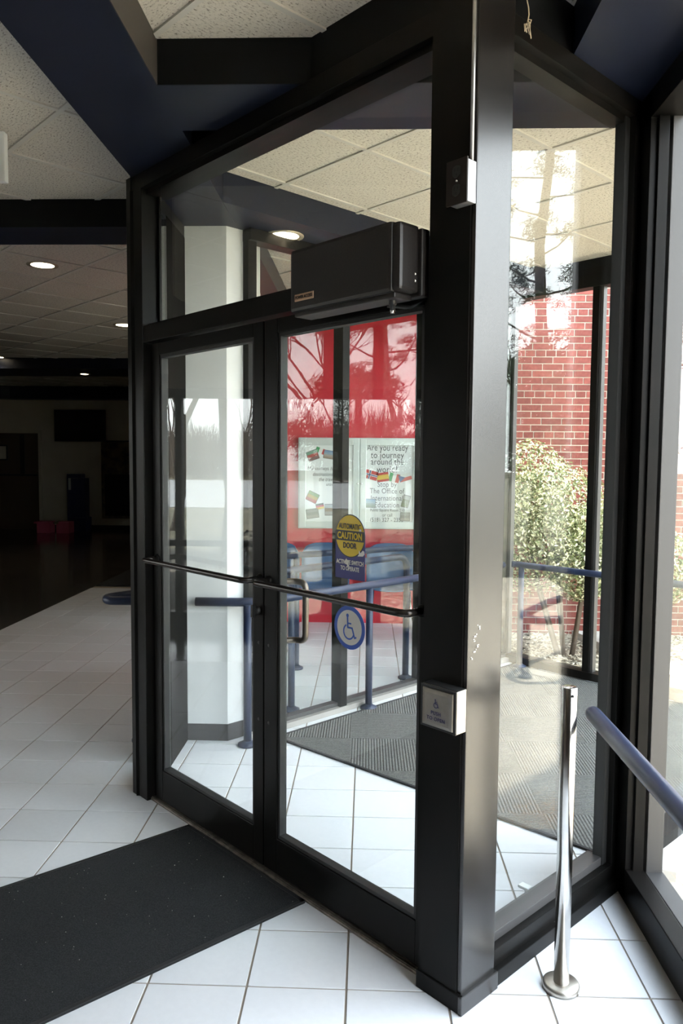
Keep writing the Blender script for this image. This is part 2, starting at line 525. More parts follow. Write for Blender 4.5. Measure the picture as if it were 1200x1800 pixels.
for c in near: piece('tile', tile_me, (c[0], c[1], rnd.uniform(-0.0006, 0.0)), floor)
for c in edge: piece('tile', tile_me, (c[0], c[1], 0), floor, 0, (0.102 / 0.3074, 1, 1))
vv, ff = [], []
for c in cells:
    if c in near_set: continue
    k = len(vv)
    x0, x1, y0, y1 = c[0] - TX / 2 + gp, c[0] + TX / 2 - gp, c[1] - TY / 2 + gp, c[1] + TY / 2 - gp
    vv += [(x0, y0, -0.006), (x1, y0, -0.006), (x1, y1, -0.006), (x0, y1, -0.006), (x0, y0, 0), (x1, y0, 0), (x1, y1, 0), (x0, y1, 0)]
    ff += [(k + 4, k + 5, k + 6, k + 7), (k, k + 1, k + 5, k + 4), (k + 1, k + 2, k + 6, k + 5), (k + 2, k + 3, k + 7, k + 6), (k + 3, k, k + 4, k + 7)]
tag(mesh_raw('distant_tile_field', vv, ff, 'tile', floor), kind='stuff')

dark = MB()
dark.box(-4.78, -3.505, -4.5, 6.6, -0.10, -0.002)
dark.box(-12, -3.505, 6.6, 19, -0.10, -0.002)
dark.box(-3.505, -1.0, 9.63, 19, -0.10, -0.002)
tag(dark.build('floor_lobby', 'dark_floor'), 'dark polished floor of the dim lobby beyond the white tiles', 'floor', kind='structure')

g = MB().box(-120, 120, -120, 120, -0.5, -0.22)
tag(g.build('ground', 'grass'), 'dull green lawn around the building', 'lawn', kind='structure')
tag(MB().box(1.02, 9.0, -12, 4.6, -0.3, -0.03).build('walkway_paving', 'concrete'), 'tan concrete walkway outside the right-hand window wall', 'walkway', kind='structure')
tag(MB().box(-11.5, -4.9, -12, 6.4, -0.3, -0.05).build('terrace_paving', 'asphalt_dark'), 'dull grey terrace outside the opposite window wall', 'terrace', kind='structure')
tag(MB().box(-62, -26, -90, 90, -0.3, -0.19).build('road', 'asphalt'), 'pale grey road beyond the lawn', 'road', kind='structure')

# ------------------------------------------------------------------ ceiling
CZ = 3.12
ceil = tag(MB().prism([(-4.86, -4.7), (1.05, -4.7), (1.05, 2.85), tuple(P(1.38, 5.3)[:2]), tuple(P(3.66, 5.3)[:2]), (1.06, 7.7), (1.06, 19.2), (-12.2, 19.2), (-12.2, 6.6), (-4.86, 6.6)], CZ + 0.03, CZ + 0.2).build('ceiling', 'acoustic_field'), 'suspended ceiling of fissured tan acoustic tiles', 'ceiling', kind='structure')
CT = 0.61
mb = MB().box(-CT / 2 + 0.004, CT / 2 - 0.004, -CT / 2 + 0.004, CT / 2 - 0.004, 0.0, 0.016)
t_o = mb.build('ceiling_tile', 'acoustic'); ct_me = t_o.data; bpy.data.objects.remove(t_o)
A0, B0 = 3.239, 1.386
def inside_c(x, y):
    if -12 < x < -1.0 and 6.7 < y < 19: return True
    if x < -4.7: return False
    return y > -4.5 and inside(x, y)
cc = []
for i in range(-22, 40):
    for j in range(-22, 36):
        a_, b_ = A0 + (i + 0.5) * CT, B0 + (j + 0.5) * CT
        p = P(a_, b_, CZ)
        if inside_c(p.x, p.y): cc.append((p.x, p.y, i, j))
seen = sorted([c for c in cc if in_view((c[0], c[1], CZ), 0.25)], key=lambda c: c[0] ** 2 + c[1] ** 2)[:230]
ss = set(seen)
for c in seen: piece('ceiling_tile', ct_me, (c[0], c[1], CZ + rnd.uniform(0, 0.002)), ceil, math.radians(45 + rnd.choice((0, 90, 180, 270))))
vv, ff = [], []
for c in cc:
    if c in ss: continue
    k = len(vv); h = CT / 2 - 0.004
    for sa, sb in ((-1, -1), (-1, 1), (1, 1), (1, -1)):
        q = P(A0 + (c[2] + 0.5) * CT + sa * h, B0 + (c[3] + 0.5) * CT + sb * h, CZ)
        vv.append(tuple(q))
    for q in range(4): vv.append((vv[k + q][0], vv[k + q][1], CZ + 0.016))
    ff += [(k, k + 3, k + 2, k + 1), (k, k + 1, k + 5, k + 4), (k + 1, k + 2, k + 6, k + 5), (k + 2, k + 3, k + 7, k + 6), (k + 3, k, k + 4, k + 7)]
tag(mesh_raw('distant_ceiling_tile_field', vv, ff, 'acoustic_field', ceil), kind='stuff')
# inverted T bars, one run per grid line
rows = {}
for c in cc:
    rows.setdefault(('a', c[2]), []).append(c[3]); rows.setdefault(('b', c[3]), []).append(c[2])
nb = 0
for (ax, k), v in rows.items():
    v = sorted(v); s0 = v[0]; prev = v[0]; runs = []
    for q in v[1:] + [None]:
        if q is None or q != prev + 1:
            runs.append((s0, prev)); s0 = q
        prev = q
    for r0, r1 in runs:
        if ax == 'a':
            aa = A0 + k * CT; m_ = MB().abox(aa - 0.011, aa + 0.011, B0 + r0 * CT, B0 + (r1 + 1) * CT, CZ - 0.006, CZ + 0.012)
        else:
            bb = B0 + k * CT; m_ = MB().abox(A0 + r0 * CT, A0 + (r1 + 1) * CT, bb - 0.011, bb + 0.011, CZ - 0.0065, CZ + 0.012)
        m_.build('grid_bar', 'gridbar', ceil)
ro = [(-8.6, -4.9), (1.16, -4.9), (1.16, 2.75), (3.42, 4.90), (1.72, 6.58), (1.3, 6.3), (1.2, 7.68), (1.2, 19.3), (-12.3, 19.3), (-12.3, 6.6), (-8.6, 6.6)]
tag(MB().prism(ro, 3.33, 3.6).build('roof', 'roof'), 'flat roof slab above the lobby, overhangs added to block light', 'roof', kind='structure')  # overhangs past the walls added to shade the windows

# beams and soffits (bottoms at 2.965)
ZB = 2.965
def beam(name, pts, label, z0=ZB, z1=CZ + 0.03, m='navy'):
    return tag(MB().prism(pts, z0, z1).build(name, m), label, 'beam', kind='structure')
def rect(x0, x1, y0, y1): return [(x0, y0), (x1, y0), (x1, y1), (x0, y1)]
beam('trim_1', rect(-1.115, -0.752, -4.5, 4.72), 'navy beam running from overhead to the head of the double door')
beam('trim_2', rect(-0.752, 1.0, 2.742, 3.112), 'navy cross beam passing over the door header')
beam('trim_3', rect(-4.75, -1.115, 4.37, 4.72), 'dark navy cross beam over the lobby, left of the door')
bs_ = bpy.data.objects
MB().box(-0.7515, 1.0, 2.7385, 2.7425, ZB + 0.0005, CZ).build('side_face', 'navy_face', bs_['trim_2'])  # thin plate, darker than the beam bottom
MB().box(-4.74, -1.116, 4.3665, 4.3705, ZB + 0.0005, CZ).build('side_face', 'navy_face', bs_['trim_3'])  # thin plate, again darker than the beam bottom
MB().box(-0.753, -0.749, -4.4, 2.738, ZB + 0.0005, CZ).build('side_face', 'beam_reflect', bs_['trim_1'])  # thin plate with the reflected light put into its colour
beam('trim_4', rect(0.650, 1.02, -4.5, 2.742), 'navy beam overhead along the window wall')
beam('trim_5', rect(-10, -1.115, 11.2, 12.25), 'dark soffit across the far lobby ceiling', ZB)
beam('trim_6', [(-10, 14.2), (-7.4, 15.6), (-1.115, 15.6), (-1.115, 15.95), (-7.5, 15.95), (-10, 14.6)], 'dark far beam before the television wall', 2.86)
beam('trim_7', [tuple(P(3.326, 2.266)[:2]), tuple(P(3.326, 5.28)[:2]), tuple(P(3.82, 5.6)[:2]), tuple(P(3.82, 2.5)[:2]), (-0.752, 4.72)], 'navy soffit above the glass partition behind the vestibule')
beam('trim_8', [(-1.115, 4.72), (-0.712, 4.72), (-0.712, 7.6), (-1.115, 7.6)], 'navy beam beyond the white column')
beam('trim_9', [(-1.115, 3.60), (-0.752, 3.955), (-0.752, 4.0), (-1.115, 4.0)], 'navy soffit corner above the door jamb', ZB - 0.001)

# ------------------------------------------------------------------ walls
def wall(name, x0, x1, y0, y1, label, m='cream', z1=3.2):
    return tag(MB().box(x0, x1, y0, y1, -0.1, z1).build(name, m), label, 'wall', kind='structure')
wall('wall_back', -12, 1.1, -4.75, -4.55, 'cream wall behind the camera', 'cream_dark')
wall('wall_far', -12, -1.0, 17.3, 17.5, 'dim cream wall at the far end of the lobby')
wall('wall_left', -10.2, -10.0, 6.5, 17.4, 'cream wall on the left of the far lobby')
wall('wall_return', -10.2, -4.75, 6.5, 6.65, 'cream return wall beside the opposite windows')
wall('wall_side', -1.25, -1.1, 7.75, 17.4, 'cream wall closing the far lobby')
wall('wall_red', -1.25, 1.06, 7.65, 7.75, 'bright red wall carrying the poster case', 'red')

wall('wall_bay_block', -0.98, -0.86, 4.9, 6.1, 'unseen cream partition added to block bay light from the lobby')  # added out of view to keep bay light off the lobby tiles
# octagonal column
def octo(k):
    cx, cyy = -0.977, 4.6415
    base = [(-1.147, 4.353), (-0.807, 4.353), (-0.68, 4.48), (-0.68, 4.803), (-0.807, 4.93), (-1.147, 4.93), (-1.274, 4.803), (-1.274, 4.48)]
    return [(cx + (x - cx) * k, cyy + (y - cyy) * k) for x, y in base]
colm = tag(MB().prism(octo(1), 0.0, ZB).build('column', 'column'), 'white eight-sided column behind the left door leaf', 'column', kind='structure')
tag(MB().prism(octo(1.012), 0.0, 0.10, 0.002).build('baseboard', 'base_dark', colm), 'dark vinyl base')

# ------------------------------------------------------------------ door wall: frame
fr = thing('window_1', 'transom window over the double door, in dark bronze framing', 'window', P(2.4, 1.8, 2.24), kind='structure')
MB().abox(1.49, 3.36, 1.765, 1.925, 2.895, ZB, 0.002).build('header', 'bronze', fr)
MB().abox(1.50, 3.25, 1.790, 1.90, 2.872, 2.897).build('glazing_stop', 'bronze', fr)
MB().abox(1.50, 3.335, 1.770, 1.925, 2.195, 2.268, 0.002).build('transom_bar', 'bronze', fr)
MB().abox(1.50, 3.25, 1.800, 1.90, 2.266, 2.285).build('glazing_stop', 'bronze', fr)
MB().abox(1.50, 3.24, 1.846, 1.852, 2.28, 2.88).build('pane', 'glass', fr)
MB().abox(1.45, 3.40, 1.79, 1.90, ZB, CZ + 0.03).build('fascia', 'navy_face', fr)

jamb = thing('trim_10', 'dark bronze jamb post on the left of the double door', 'door frame', P(3.3, 1.84), kind='structure')
MB().abox(3.250, 3.340, 1.765, 1.85, 0.0, ZB, 0.003).build('post', 'bronze', jamb)
MB().abox(3.340, 3.385, 1.760, 1.87, 0.0, ZB, 0.003).build('outer_face', 'bronze', jamb)
MB().abox(3.232, 3.252, 1.846, 1.858, 0.0, 2.9).build('door_stop', 'bronze', jamb)

post = thing('trim_11', 'heavy dark bronze corner post between the door and the side window', 'post', P(1.42, 1.84), kind='structure')
MB().abox(1.338, 1.500, 1.757, 1.925, 0.0, 3.13, 0.004).build('post', 'bronze_post', post)
MB().abox(1.497, 1.535, 1.800, 1.90, 0.0, 2.9).build('door_stop', 'bronze', post)
MB().abox(1.354, 1.502, 1.752, 1.760, 0.055, 3.1).build('cover_strip', 'bronze', post)
MB().abox(1.328, 1.508, 1.746, 1.76, 0.0, 0.058, 0.003).build('base_trim', 'bronze', post)
MB().abox(1.326, 1.340, 1.744, 1.93, 0.0, 0.058, 0.003).build('base_trim', 'bronze_post', post)

th = tag(MB().abox(1.50, 3.30, 1.785, 1.92, 0.0, 0.012, 0.003).build('threshold', 'threshold'), 'ribbed worn metal threshold under the double door', 'threshold', kind='structure')
for k in range(4):
    MB().abox(1.50, 3.30, 1.79 + k * 0.012, 1.796 + k * 0.012, 0.011, 0.0155).build('rib', 'threshold', th)

# ------------------------------------------------------------------ the two door leaves
LB0, LB1 = 1.800, 1.845
ZD0, ZD1 = 0.022, 2.188
def leaf(name, a0, a1, meet_low, label, g0, g1):
    """a0<a1; the glass runs g0..g1"""
    d = thing(name, label, 'door', P((a0 + a1) / 2, 1.82), kind='structure')
    MB().abox(a0, g0, LB0, LB1, ZD0, ZD1, 0.003).build('stile', 'bronze', d)
    MB().abox(g1, a1, LB0, LB1, ZD0, ZD1, 0.003).build('stile', 'bronze', d)
    MB().abox(g0, g1, LB0, LB1, ZD0, 0.168, 0.003).build('bottom_rail', 'bronze', d)
    MB().abox(g0, g1, LB0, LB1, 2.133, ZD1, 0.003).build('top_rail', 'bronze', d)
    # glazing bead all round
    bd = MB()
    for (p0, p1, q0, q1) in ((g0, g0 + 0.013, 0.168, 2.133), (g1 - 0.013, g1, 0.168, 2.133), (g0, g1, 0.168, 0.181), (g0, g1, 2.120, 2.133)):
        bd.abox(p0, p1, LB0 + 0.006, LB1 - 0.006, q0, q1)
    bd.build('glazing_bead', 'gasket', d)
    MB().abox(g0 + 0.004, g1 - 0.004, 1.8195, 1.8255, 0.172, 2.129).build('pane', 'glass', d)
    return d
d1 = leaf('door_1', 2.372, 3.226, True, 'left leaf of the glazed double door, dark bronze frame', 2.437, 3.163)
d2 = leaf('door_2', 1.537, 2.366, True, 'right leaf of the glazed double door, with yellow caution sticker', 1.560, 2.285)

def pushbar(d, aL, aR, z=1.187):
    bb = 1.722
    pts = [P(aL, 1.80, z), P(aL, bb, z), P(aR, bb, z), P(aR, 1.80, z)]
    o = MB().tube(rounded_path(pts, 0.035, 6), 0.0125, 14).build('push_bar', 'bronze_bar', d)
    for a_ in (aL, aR):
        MB().lathe([(0.0, 0.012), (0.018, 0.010), (0.021, 0.0), (0.021, -0.002)], P(a_, 1.7985, z), 20,
                   basis=(Vector((-S, S, 0)), Vector((0, 0, 1)), Vector((-S, -S, 0)))).build('bar_rosette', 'bronze', o)
    return o
M['bronze_bar'] = mat('polished dark bronze bar', (0.035, 0.03, 0.027), 0.22, 0.6)
pushbar(d1, 3.195, 2.392)
pushbar(d2, 2.335, 1.548)
# pull handles on the vestibule side
M['handle'] = mat('aged bronze handle', (0.16, 0.13, 0.11), 0.3, 0.8)
for d, a_, sgn in ((d2, 2.325, -1), (d1, 2.405, 1)):
    gp_ = a_ + sgn * 0.075
    pts = [P(a_, 1.845, 1.178), P(a_ + sgn * 0.02, 1.905, 1.178), P(gp_, 1.915, 1.175), P(gp_, 1.915, 0.945), P(a_ + sgn * 0.02, 1.905, 0.942), P(a_, 1.845, 0.942)]
    if sgn < 0: MB().tube(rounded_path(pts, 0.03, 5), 0.0125, 14).build('pull_handle', 'handle', d)
# lock cylinder with thumb turn on the left leaf
lk = MB().lathe([(0.0, 0.016), (0.014, 0.015), (0.017, 0.008), (0.017, 0.0)], P(2.405, 1.7995, 1.06), 20, basis=(Vector((-S, S, 0)), Vector((0, 0, 1)), Vector((-S, -S, 0)))).build('lock_cylinder', 'black', d1)
MB().abox(2.400, 2.410, 1.765, 1.785, 1.035, 1.085, 0.003).build('thumb_turn', 'black', lk)
for d, a_ in ((d1, 2.40), (d2, 2.335)):
    for z in (0.93, 0.62):
        MB().lathe([(0.0, 0.002), (0.006, 0.001), (0.007, 0.0)], P(a_, 1.7995, z), 10, basis=(Vector((-S, S, 0)), Vector((0, 0, 1)), Vector((-S, -S, 0)))).build('screw', 'black', d)
# closer arm seen at the head of the left leaf
MB().tube([P(2.9, 1.87, 2.15), P(2.62, 1.90, 2.15), P(2.60, 1.90, 2.14)], 0.008, 8).build('closer_arm', 'bronze', d1)

# ---- stickers on the right leaf (faces -b)
RT = Vector((S, -S, 0)); UP = Vector((0, 0, 1)); NB = Vector((-S, -S, 0))
def on_leaf(a_, z, off=0.0): return P(a_, 1.8190 - off, z)
ca, cz0, cz1, cw = 1.900, 1.243, 1.470, 0.149
def disc_pts(c, rx, rz, n=40, a0=0, a1=2 * math.pi, closed=True):
    m_ = n if closed and abs(a1 - a0 - 2 * math.pi) < 1e-6 else n + 1
    return [c + RT * (rx * math.cos(a0 + (a1 - a0) * i / n)) + UP * (rz * math.sin(a0 + (a1 - a0) * i / n)) for i in range(m_)]
cc_ = on_leaf(ca, cz1 - 0.0755, 0.0008)
body = [on_leaf(ca + cw / 2, cz0), on_leaf(ca - cw / 2, cz0)] + [on_leaf(ca, cz1 - 0.0755) + RT * (0.0745 * math.cos(t)) + UP * (0.0755 * math.sin(t)) for t in [math.pi * i / 24 for i in range(25)]]
dec = MB().poly(body, NB * 0.0006).build('caution_sticker', 'decal_blue', d2)
tag(dec, 'blue and yellow automatic door sticker on the glass')
MB().poly(disc_pts(cc_, 0.0745, 0.0755), NB * 0.0004).build('black_ring', 'decal_black', dec)
cy_ = on_leaf(ca, cz1 - 0.0755, 0.0013)
MB().poly(disc_pts(cy_, 0.071, 0.072), NB * 0.0004).build('yellow_disc', 'yellow', dec)
cb_ = on_leaf(ca, cz1 - 0.075, 0.0018)
band = [cb_ + RT * -0.0735 + UP * 0.018, cb_ + RT * -0.0735 + UP * -0.018, cb_ + RT * 0.0735 + UP * -0.018, cb_ + RT * 0.0735 + UP * 0.018]
MB().poly(band, NB * 0.0004).build('black_band', 'decal_black', dec)
text('lettering', 'AUTOMATIC', 0.0265, on_leaf(ca, cz1 - 0.043, 0.0023), RT, UP, 'decal_black', dec, bold=0.0003, sx=0.70, spacing=1.03)
text('lettering', 'CAUTION', 0.0335, on_leaf(ca, cz1 - 0.0765, 0.0028), RT, UP, 'yellow', dec, bold=0.0008, sx=0.80, spacing=1.04)
text('lettering', 'DOOR', 0.028, on_leaf(ca, cz1 - 0.110, 0.0023), RT, UP, 'decal_black', dec, bold=0.0006, sx=0.80)
text('lettering', 'ACTIVATE SWITCH', 0.0212, on_leaf(ca, cz0 + 0.058, 0.0010), RT, UP, 'decal_white', dec, bold=0.0004, sx=0.74)
text('lettering', 'TO OPERATE', 0.0212, on_leaf(ca, cz0 + 0.036, 0.0010), RT, UP, 'decal_white', dec, bold=0.0004, sx=0.74)
def blob(c, pts, m, par, nm='torn_patch'):
    MB().poly([c + RT * p[0] + UP * p[1] for p in pts], NB * 0.0003).build(nm, m, par)
blob(on_leaf(ca + 0.013, cz0 + 0.052, 0.0022), [(-.012, .006), (-.004, .020), (0.002, .014), (0.010, .012), (0.008, 0.0), (.012, -.006), (0.002, -.010), (0.0, -.002), (-.008, 0)], 'decal_white', dec)
blob(on_leaf(ca - 0.058, cz0 + 0.094, 0.0022), [(-.018, -.010), (-.012, -.002), (-.012, .012), (-.004, .002), (.006, .012), (.014, .010), (.016, 0), (.008, -.008)], 'decal_white', dec)
blob(on_leaf(ca - 0.053, cz1 - 0.053, 0.0030), [(-.006, -.003), (-.004, .005), (.004, .004), (.005, -.003)], 'decal_white', dec)

wz, wa, wr = 1.072, 1.900, 0.0775
wc = on_leaf(wa, wz)
acc = MB().poly(disc_pts(wc, wr, wr, 48), NB * 0.0006).build('access_sticker', 'access_blue', d2)
tag(acc, 'round blue wheelchair sticker on the glass')
MB().poly(disc_pts(on_leaf(wa, wz, 0.0008), wr * 0.80, wr * 0.80, 48), NB * 0.0004).build('pale_disc', 'access_grey', acc)
def wheelchair(c, k, m, par, off, n=NB, r=RT, u=UP, w=0.085):
    """the access pictogram from strokes, unit height about 1.4"""
    c = Vector(c) + n * off
    pt = lambda p: c + r * (p[0] * k) + u * (p[1] * k)
    def stroke(p0, p1, wd):
        d = Vector((p1[0] - p0[0], p1[1] - p0[1])).normalized(); q = Vector((-d.y, d.x)) * wd / 2
        mbx.poly([pt((p0[0] + q.x, p0[1] + q.y)), pt((p0[0] - q.x, p0[1] - q.y)), pt((p1[0] - q.x, p1[1] - q.y)), pt((p1[0] + q.x, p1[1] + q.y))], n * 0.0004)
    mbx = MB()
    mbx.poly([pt((-0.13 + 0.095 * math.cos(2 * math.pi * i / 20), 0.62 + 0.095 * math.sin(2 * math.pi * i / 20))) for i in range(20)], n * 0.0004)
    stroke((-0.13, 0.60), (-0.10, -0.02), w * 1.25)
    stroke((-0.12, 0.22), (0.16, 0.22), w)
    stroke((-0.13, 0.0), (0.24, 0.0), w * 1.15)
    stroke((0.21, 0.03), (0.42, -0.52), w * 1.15)
    stroke((0.38, -0.50), (0.54, -0.43), w)
    N = 26; a0, a1 = math.radians(118), math.radians(342)
    outp = [pt((-0.03 + 0.42 * math.cos(a0 + (a1 - a0) * i / N), -0.22 + 0.42 * math.sin(a0 + (a1 - a0) * i / N))) for i in range(N + 1)]
    inp = [pt((-0.03 + (0.42 - w) * math.cos(a0 + (a1 - a0) * i / N), -0.22 + (0.42 - w) * math.sin(a0 + (a1 - a0) * i / N))) for i in range(N + 1)]
    for i in range(N):
        mbx.poly([outp[i], inp[i], inp[i + 1], outp[i + 1]], n * 0.0004)
    return mbx.build('wheelchair_symbol', m, par)
wheelchair(on_leaf(wa, wz), 0.068, 'access_blue', acc, 0.0014)

# ------------------------------------------------------------------ automatic door operator box
op = thing('door_operator', 'dark brown automatic door operator box mounted over the right door leaf', 'door operator', P(1.78, 1.76, 2.14))
MB().abox(1.560, 2.028, 1.650, 1.742, 2.152, 2.357, 0.012).build('cover', 'brown_box', op)
MB().abox(1.532, 1.572, 1.656, 1.742, 2.156, 2.353, 0.012).build('end_cap', 'brown_box', op)
MB().abox(1.520, 2.02, 1.738, 1.775, 2.146, 2.345, 0.006).build('back_plate', 'brown_box', op)
MB().abox(1.56, 2.02, 1.665, 1.74, 2.138, 2.154, 0.003).build('bottom_tray', 'brown_box', op)
npl = MB().abox(1.905, 2.000, 1.6475, 1.6515, 2.184, 2.207, 0.001).build('name_plate', 'plate', op)
tag(npl, 'small copper coloured name plate')
text('lettering', 'POWER ACCESS', 0.0145, P(1.9525, 1.6468, 2.1952), RT, UP, 'black', npl, bold=0.0003, sx=0.82)
kn = MB().lathe([(0.0, -0.030), (0.008, -0.030), (0.008, -0.012), (0.012, -0.012), (0.012, 0.004)], P(1.60, 1.70, 2.138), 16).build('knob', 'black', op)
MB().lathe([(0.0, -0.038), (0.006, -0.037), (0.0065, -0.030)], P(1.60, 1.70, 2.138), 12).build('knob_cap', 'chrome', kn)
for z in (2.19, 2.21):
    MB().lathe([(0.0, 0.003), (0.004, 0.002), (0.005, 0.0)], P(1.5315, 1.725, z), 10, basis=(Vector((S, S, 0)), UP, Vector((S, -S, 0)))).build('screw', 'steel', op)
MB().tube([P(1.66, 1.74, 2.137), P(1.60, 1.78, 2.130), P(1.55, 1.79, 2.15)], 0.006, 8).build('drive_arm', 'black', op)

# ------------------------------------------------------------------ outlet box with conduit on the post
ob = thing('outlet_box', 'brown double power outlet in a metal box high on the corner post', 'outlet', P(1.37, 1.757, 2.43))
MB().abox(1.337, 1.403, 1.7145, 1.753, 2.374, 2.488, 0.002).build('box', 'galv', ob)
cp = MB().abox(1.334, 1.407, 1.708, 1.7145, 2.370, 2.492, 0.002).build('cover_plate', 'outlet', ob)
for z in (2.458, 2.408):
    rc = MB().poly([P(1.3705, 1.7082, z) + RT * (0.0165 * max(-0.85, min(0.85, math.cos(t)))) + UP * (0.0165 * math.sin(t)) for t in [2 * math.pi * i / 24 for i in range(24)]], NB * 0.002).build('receptacle', 'black', ob)
    sl = MB()
    for s_ in (-1, 1):
        sl.poly([P(1.3705, 1.7061, z) + RT * (s_ * 0.006 + q[0]) + UP * (0.004 + q[1]) for q in ((-.001, -.004), (.001, -.004), (.001, .004), (-.001, .004))], NB * 0.0005)
    sl.poly([P(1.3705, 1.7061, z) + RT * (0.0025 * math.cos(t)) + UP * (-0.008 + 0.0025 * math.sin(t)) for t in [2 * math.pi * i / 10 for i in range(10)]], NB * 0.0005)
    sl.build('slots', 'gasket', rc)
MB().lathe([(0.0, 0.002), (0.003, 0.0015), (0.0035, 0.0)], P(1.3705, 1.708, 2.433), 10, basis=(Vector((-S, S, 0)), UP, NB)).build('screw', 'steel', ob)
MB().tube([P(1.3475, 1.745, 2.485), P(1.3475, 1.745, 3.12)], 0.0055, 12).build('conduit', 'galv', ob)

# ------------------------------------------------------------------ push-to-open switch on the post
pb = thing('door_switch', 'square steel push to open switch with wheelchair symbol on the corner post', 'switch', P(1.40, 1.757, 0.93))
MB().abox(1.335, 1.467, 1.709, 1.753, 0.868, 0.995, 0.003).build('back_box', 'brushed', pb)
MB().abox(1.3345, 1.4675, 1.7035, 1.7095, 0.8675, 0.9955, 0.002).build('bezel', 'black', pb)
MB().abox(1.336, 1.466, 1.712, 1.752, 0.994, 0.9965).build('top_cover', 'black', pb)
# dished plate: bevelled rim around a flat centre
pc, pw, ph = P(1.401, 1.7030, 0.9315), 0.057, 0.056
def rect3(w, h, off): return [pc + NB * off + RT * x + UP * y for x, y in ((-w, -h), (w, -h), (w, h), (-w, h))]
mbp = MB()
r0, r1, r2 = rect3(pw, ph, -0.001), rect3(pw - 0.001, ph - 0.001, 0.0035), rect3(pw - 0.011, ph - 0.011, 0.008)
rings = [[mbp.bm.verts.new(p) for p in q] for q in (r0, r1, r2)]
for q in range(2):
    for i in range(4): mbp.bm.faces.new((rings[q][i], rings[q][(i + 1) % 4], rings[q + 1][(i + 1) % 4], rings[q + 1][i]))
mbp.bm.faces.new(rings[2])
bmesh.ops.solidify(mbp.bm, geom=mbp.bm.faces[:], thickness=0.001)
pl_ = mbp.build('push_plate', 'brushed', pb)
M['switch_ink'] = mat('dark blue engraving', (0.03, 0.025, 0.10), 0.6)
wheelchair(pc + UP * 0.016 + NB * 0.0088, 0.020, 'switch_ink', pl_, 0.0002, w=0.11)
text('lettering', 'PUSH', 0.0155, pc + UP * -0.013 + NB * 0.0088, RT, UP, 'switch_ink', pl_, sx=0.95, spacing=1.12)
text('lettering', 'TO OPEN', 0.0155, pc + UP * -0.030 + NB * 0.0088, RT, UP, 'switch_ink', pl_, sx=0.95, spacing=1.12)
# scratches on the light side of the post
scr = MB()
for k in range(16):
    z = 1.175 - k * 0.0065; b_ = 1.80 + 0.012 * math.sin(k * 0.8) - k * 0.0012
    if k % 5 == 3: continue
    scr.abox(1.3365, 1.3382, b_, b_ + rnd.uniform(0.004, 0.012), z, z + rnd.uniform(0.0015, 0.005))
tag(scr.build('scratch_mark', 'speck', post), 'pale scratched marks')

# ------------------------------------------------------------------ side window (wall B)
w2 = thing('window_2', 'tall side window between the corner post and the window wall', 'window', P(1.40, 2.3), kind='structure')
MB().abox(1.352, 1.462, 1.925, 2.745, 2.905, ZB, 0.002).build('header', 'bronze', w2)
MB().abox(1.378, 1.440, 1.94, 2.68, 2.880, 2.907).build('glazing_stop', 'bronze', w2)
MB().abox(1.350, 1.462, 1.925, 2.745, 0.05, 0.108, 0.002).build('bottom_rail', 'bronze', w2)
MB().abox(1.376, 1.440, 1.94, 2.68, 0.108, 0.140, 0.002).build('glazing_stop', 'bronze_ext', w2)  # lighter bronze stands in for light on the sloped stop
MB().abox(1.332, 1.47, 1.925, 2.75, 0.0, 0.052, 0.003).build('base_trim', 'bronze', w2)
MB().abox(1.350, 1.412, 2.700, 2.775, 0.05, 2.91, 0.002).build('jamb', 'bronze', w2)
MB().abox(1.372, 1.412, 2.668, 2.702, 0.11, 2.90).build('glazing_stop', 'gasket', w2)
MB().abox(1.404, 1.410, 1.92, 2.690, 0.12, 2.90).build('pane', 'glass', w2)
MB().abox(1.365, 1.45, 1.90, 2.80, ZB, CZ + 0.03).build('fascia', 'navy_face', w2)

# ------------------------------------------------------------------ window wall at the right (wall C)
w3 = thing('window_3', 'window wall along the right side of the lobby, dark bronze frame', 'window', (1.03, 0, 0), kind='structure')
MB().box(0.985, 1.10, 0.45, 2.95, 2.870, ZB, 0.002).build('header', 'bronze', w3)
MB().box(0.985, 1.052, 0.45, 2.86, 0.0, 0.128, 0.003).build('sill', 'bronze', w3)
MB().box(1.058, 1.125, 0.45, 2.95, 0.0, 0.122, 0.003).build('sill_outside', 'bronze_ext', w3)
MB().box(0.985, 1.048, 2.800, 2.96, 0.0, ZB, 0.002).build('jamb', 'bronze', w3)
MB().box(1.010, 1.046, 2.785, 2.802, 0.12, 2.875, 0.001).build('jamb_stop', 'bronze', w3)
MB().box(1.060, 1.120, 2.79, 2.95, 0.10, 2.9, 0.002).build('jamb_outside', 'bronze_ext', w3)
wall('wall_right', 0.99, 1.11, -4.6, 0.46, 'unseen dark wall added behind the camera to cut window light', 'cream_dark')  # solid wall added in place of glazing to darken the lobby
for y in (0.50,):
    MB().box(0.99, 1.12, y - 0.03, y + 0.03, 0.1, 2.9, 0.002).build('mullion', 'bronze', w3)
for y0, y1 in ((0.53, 2.815),):
    MB().box(1.050, 1.056, y0, y1, 0.1, 2.9).build('pane', 'glass', w3)
MB().box(0.985, 1.06, 0.45, 2.95, ZB, CZ + 0.03).build('fascia', 'navy_face', w3)

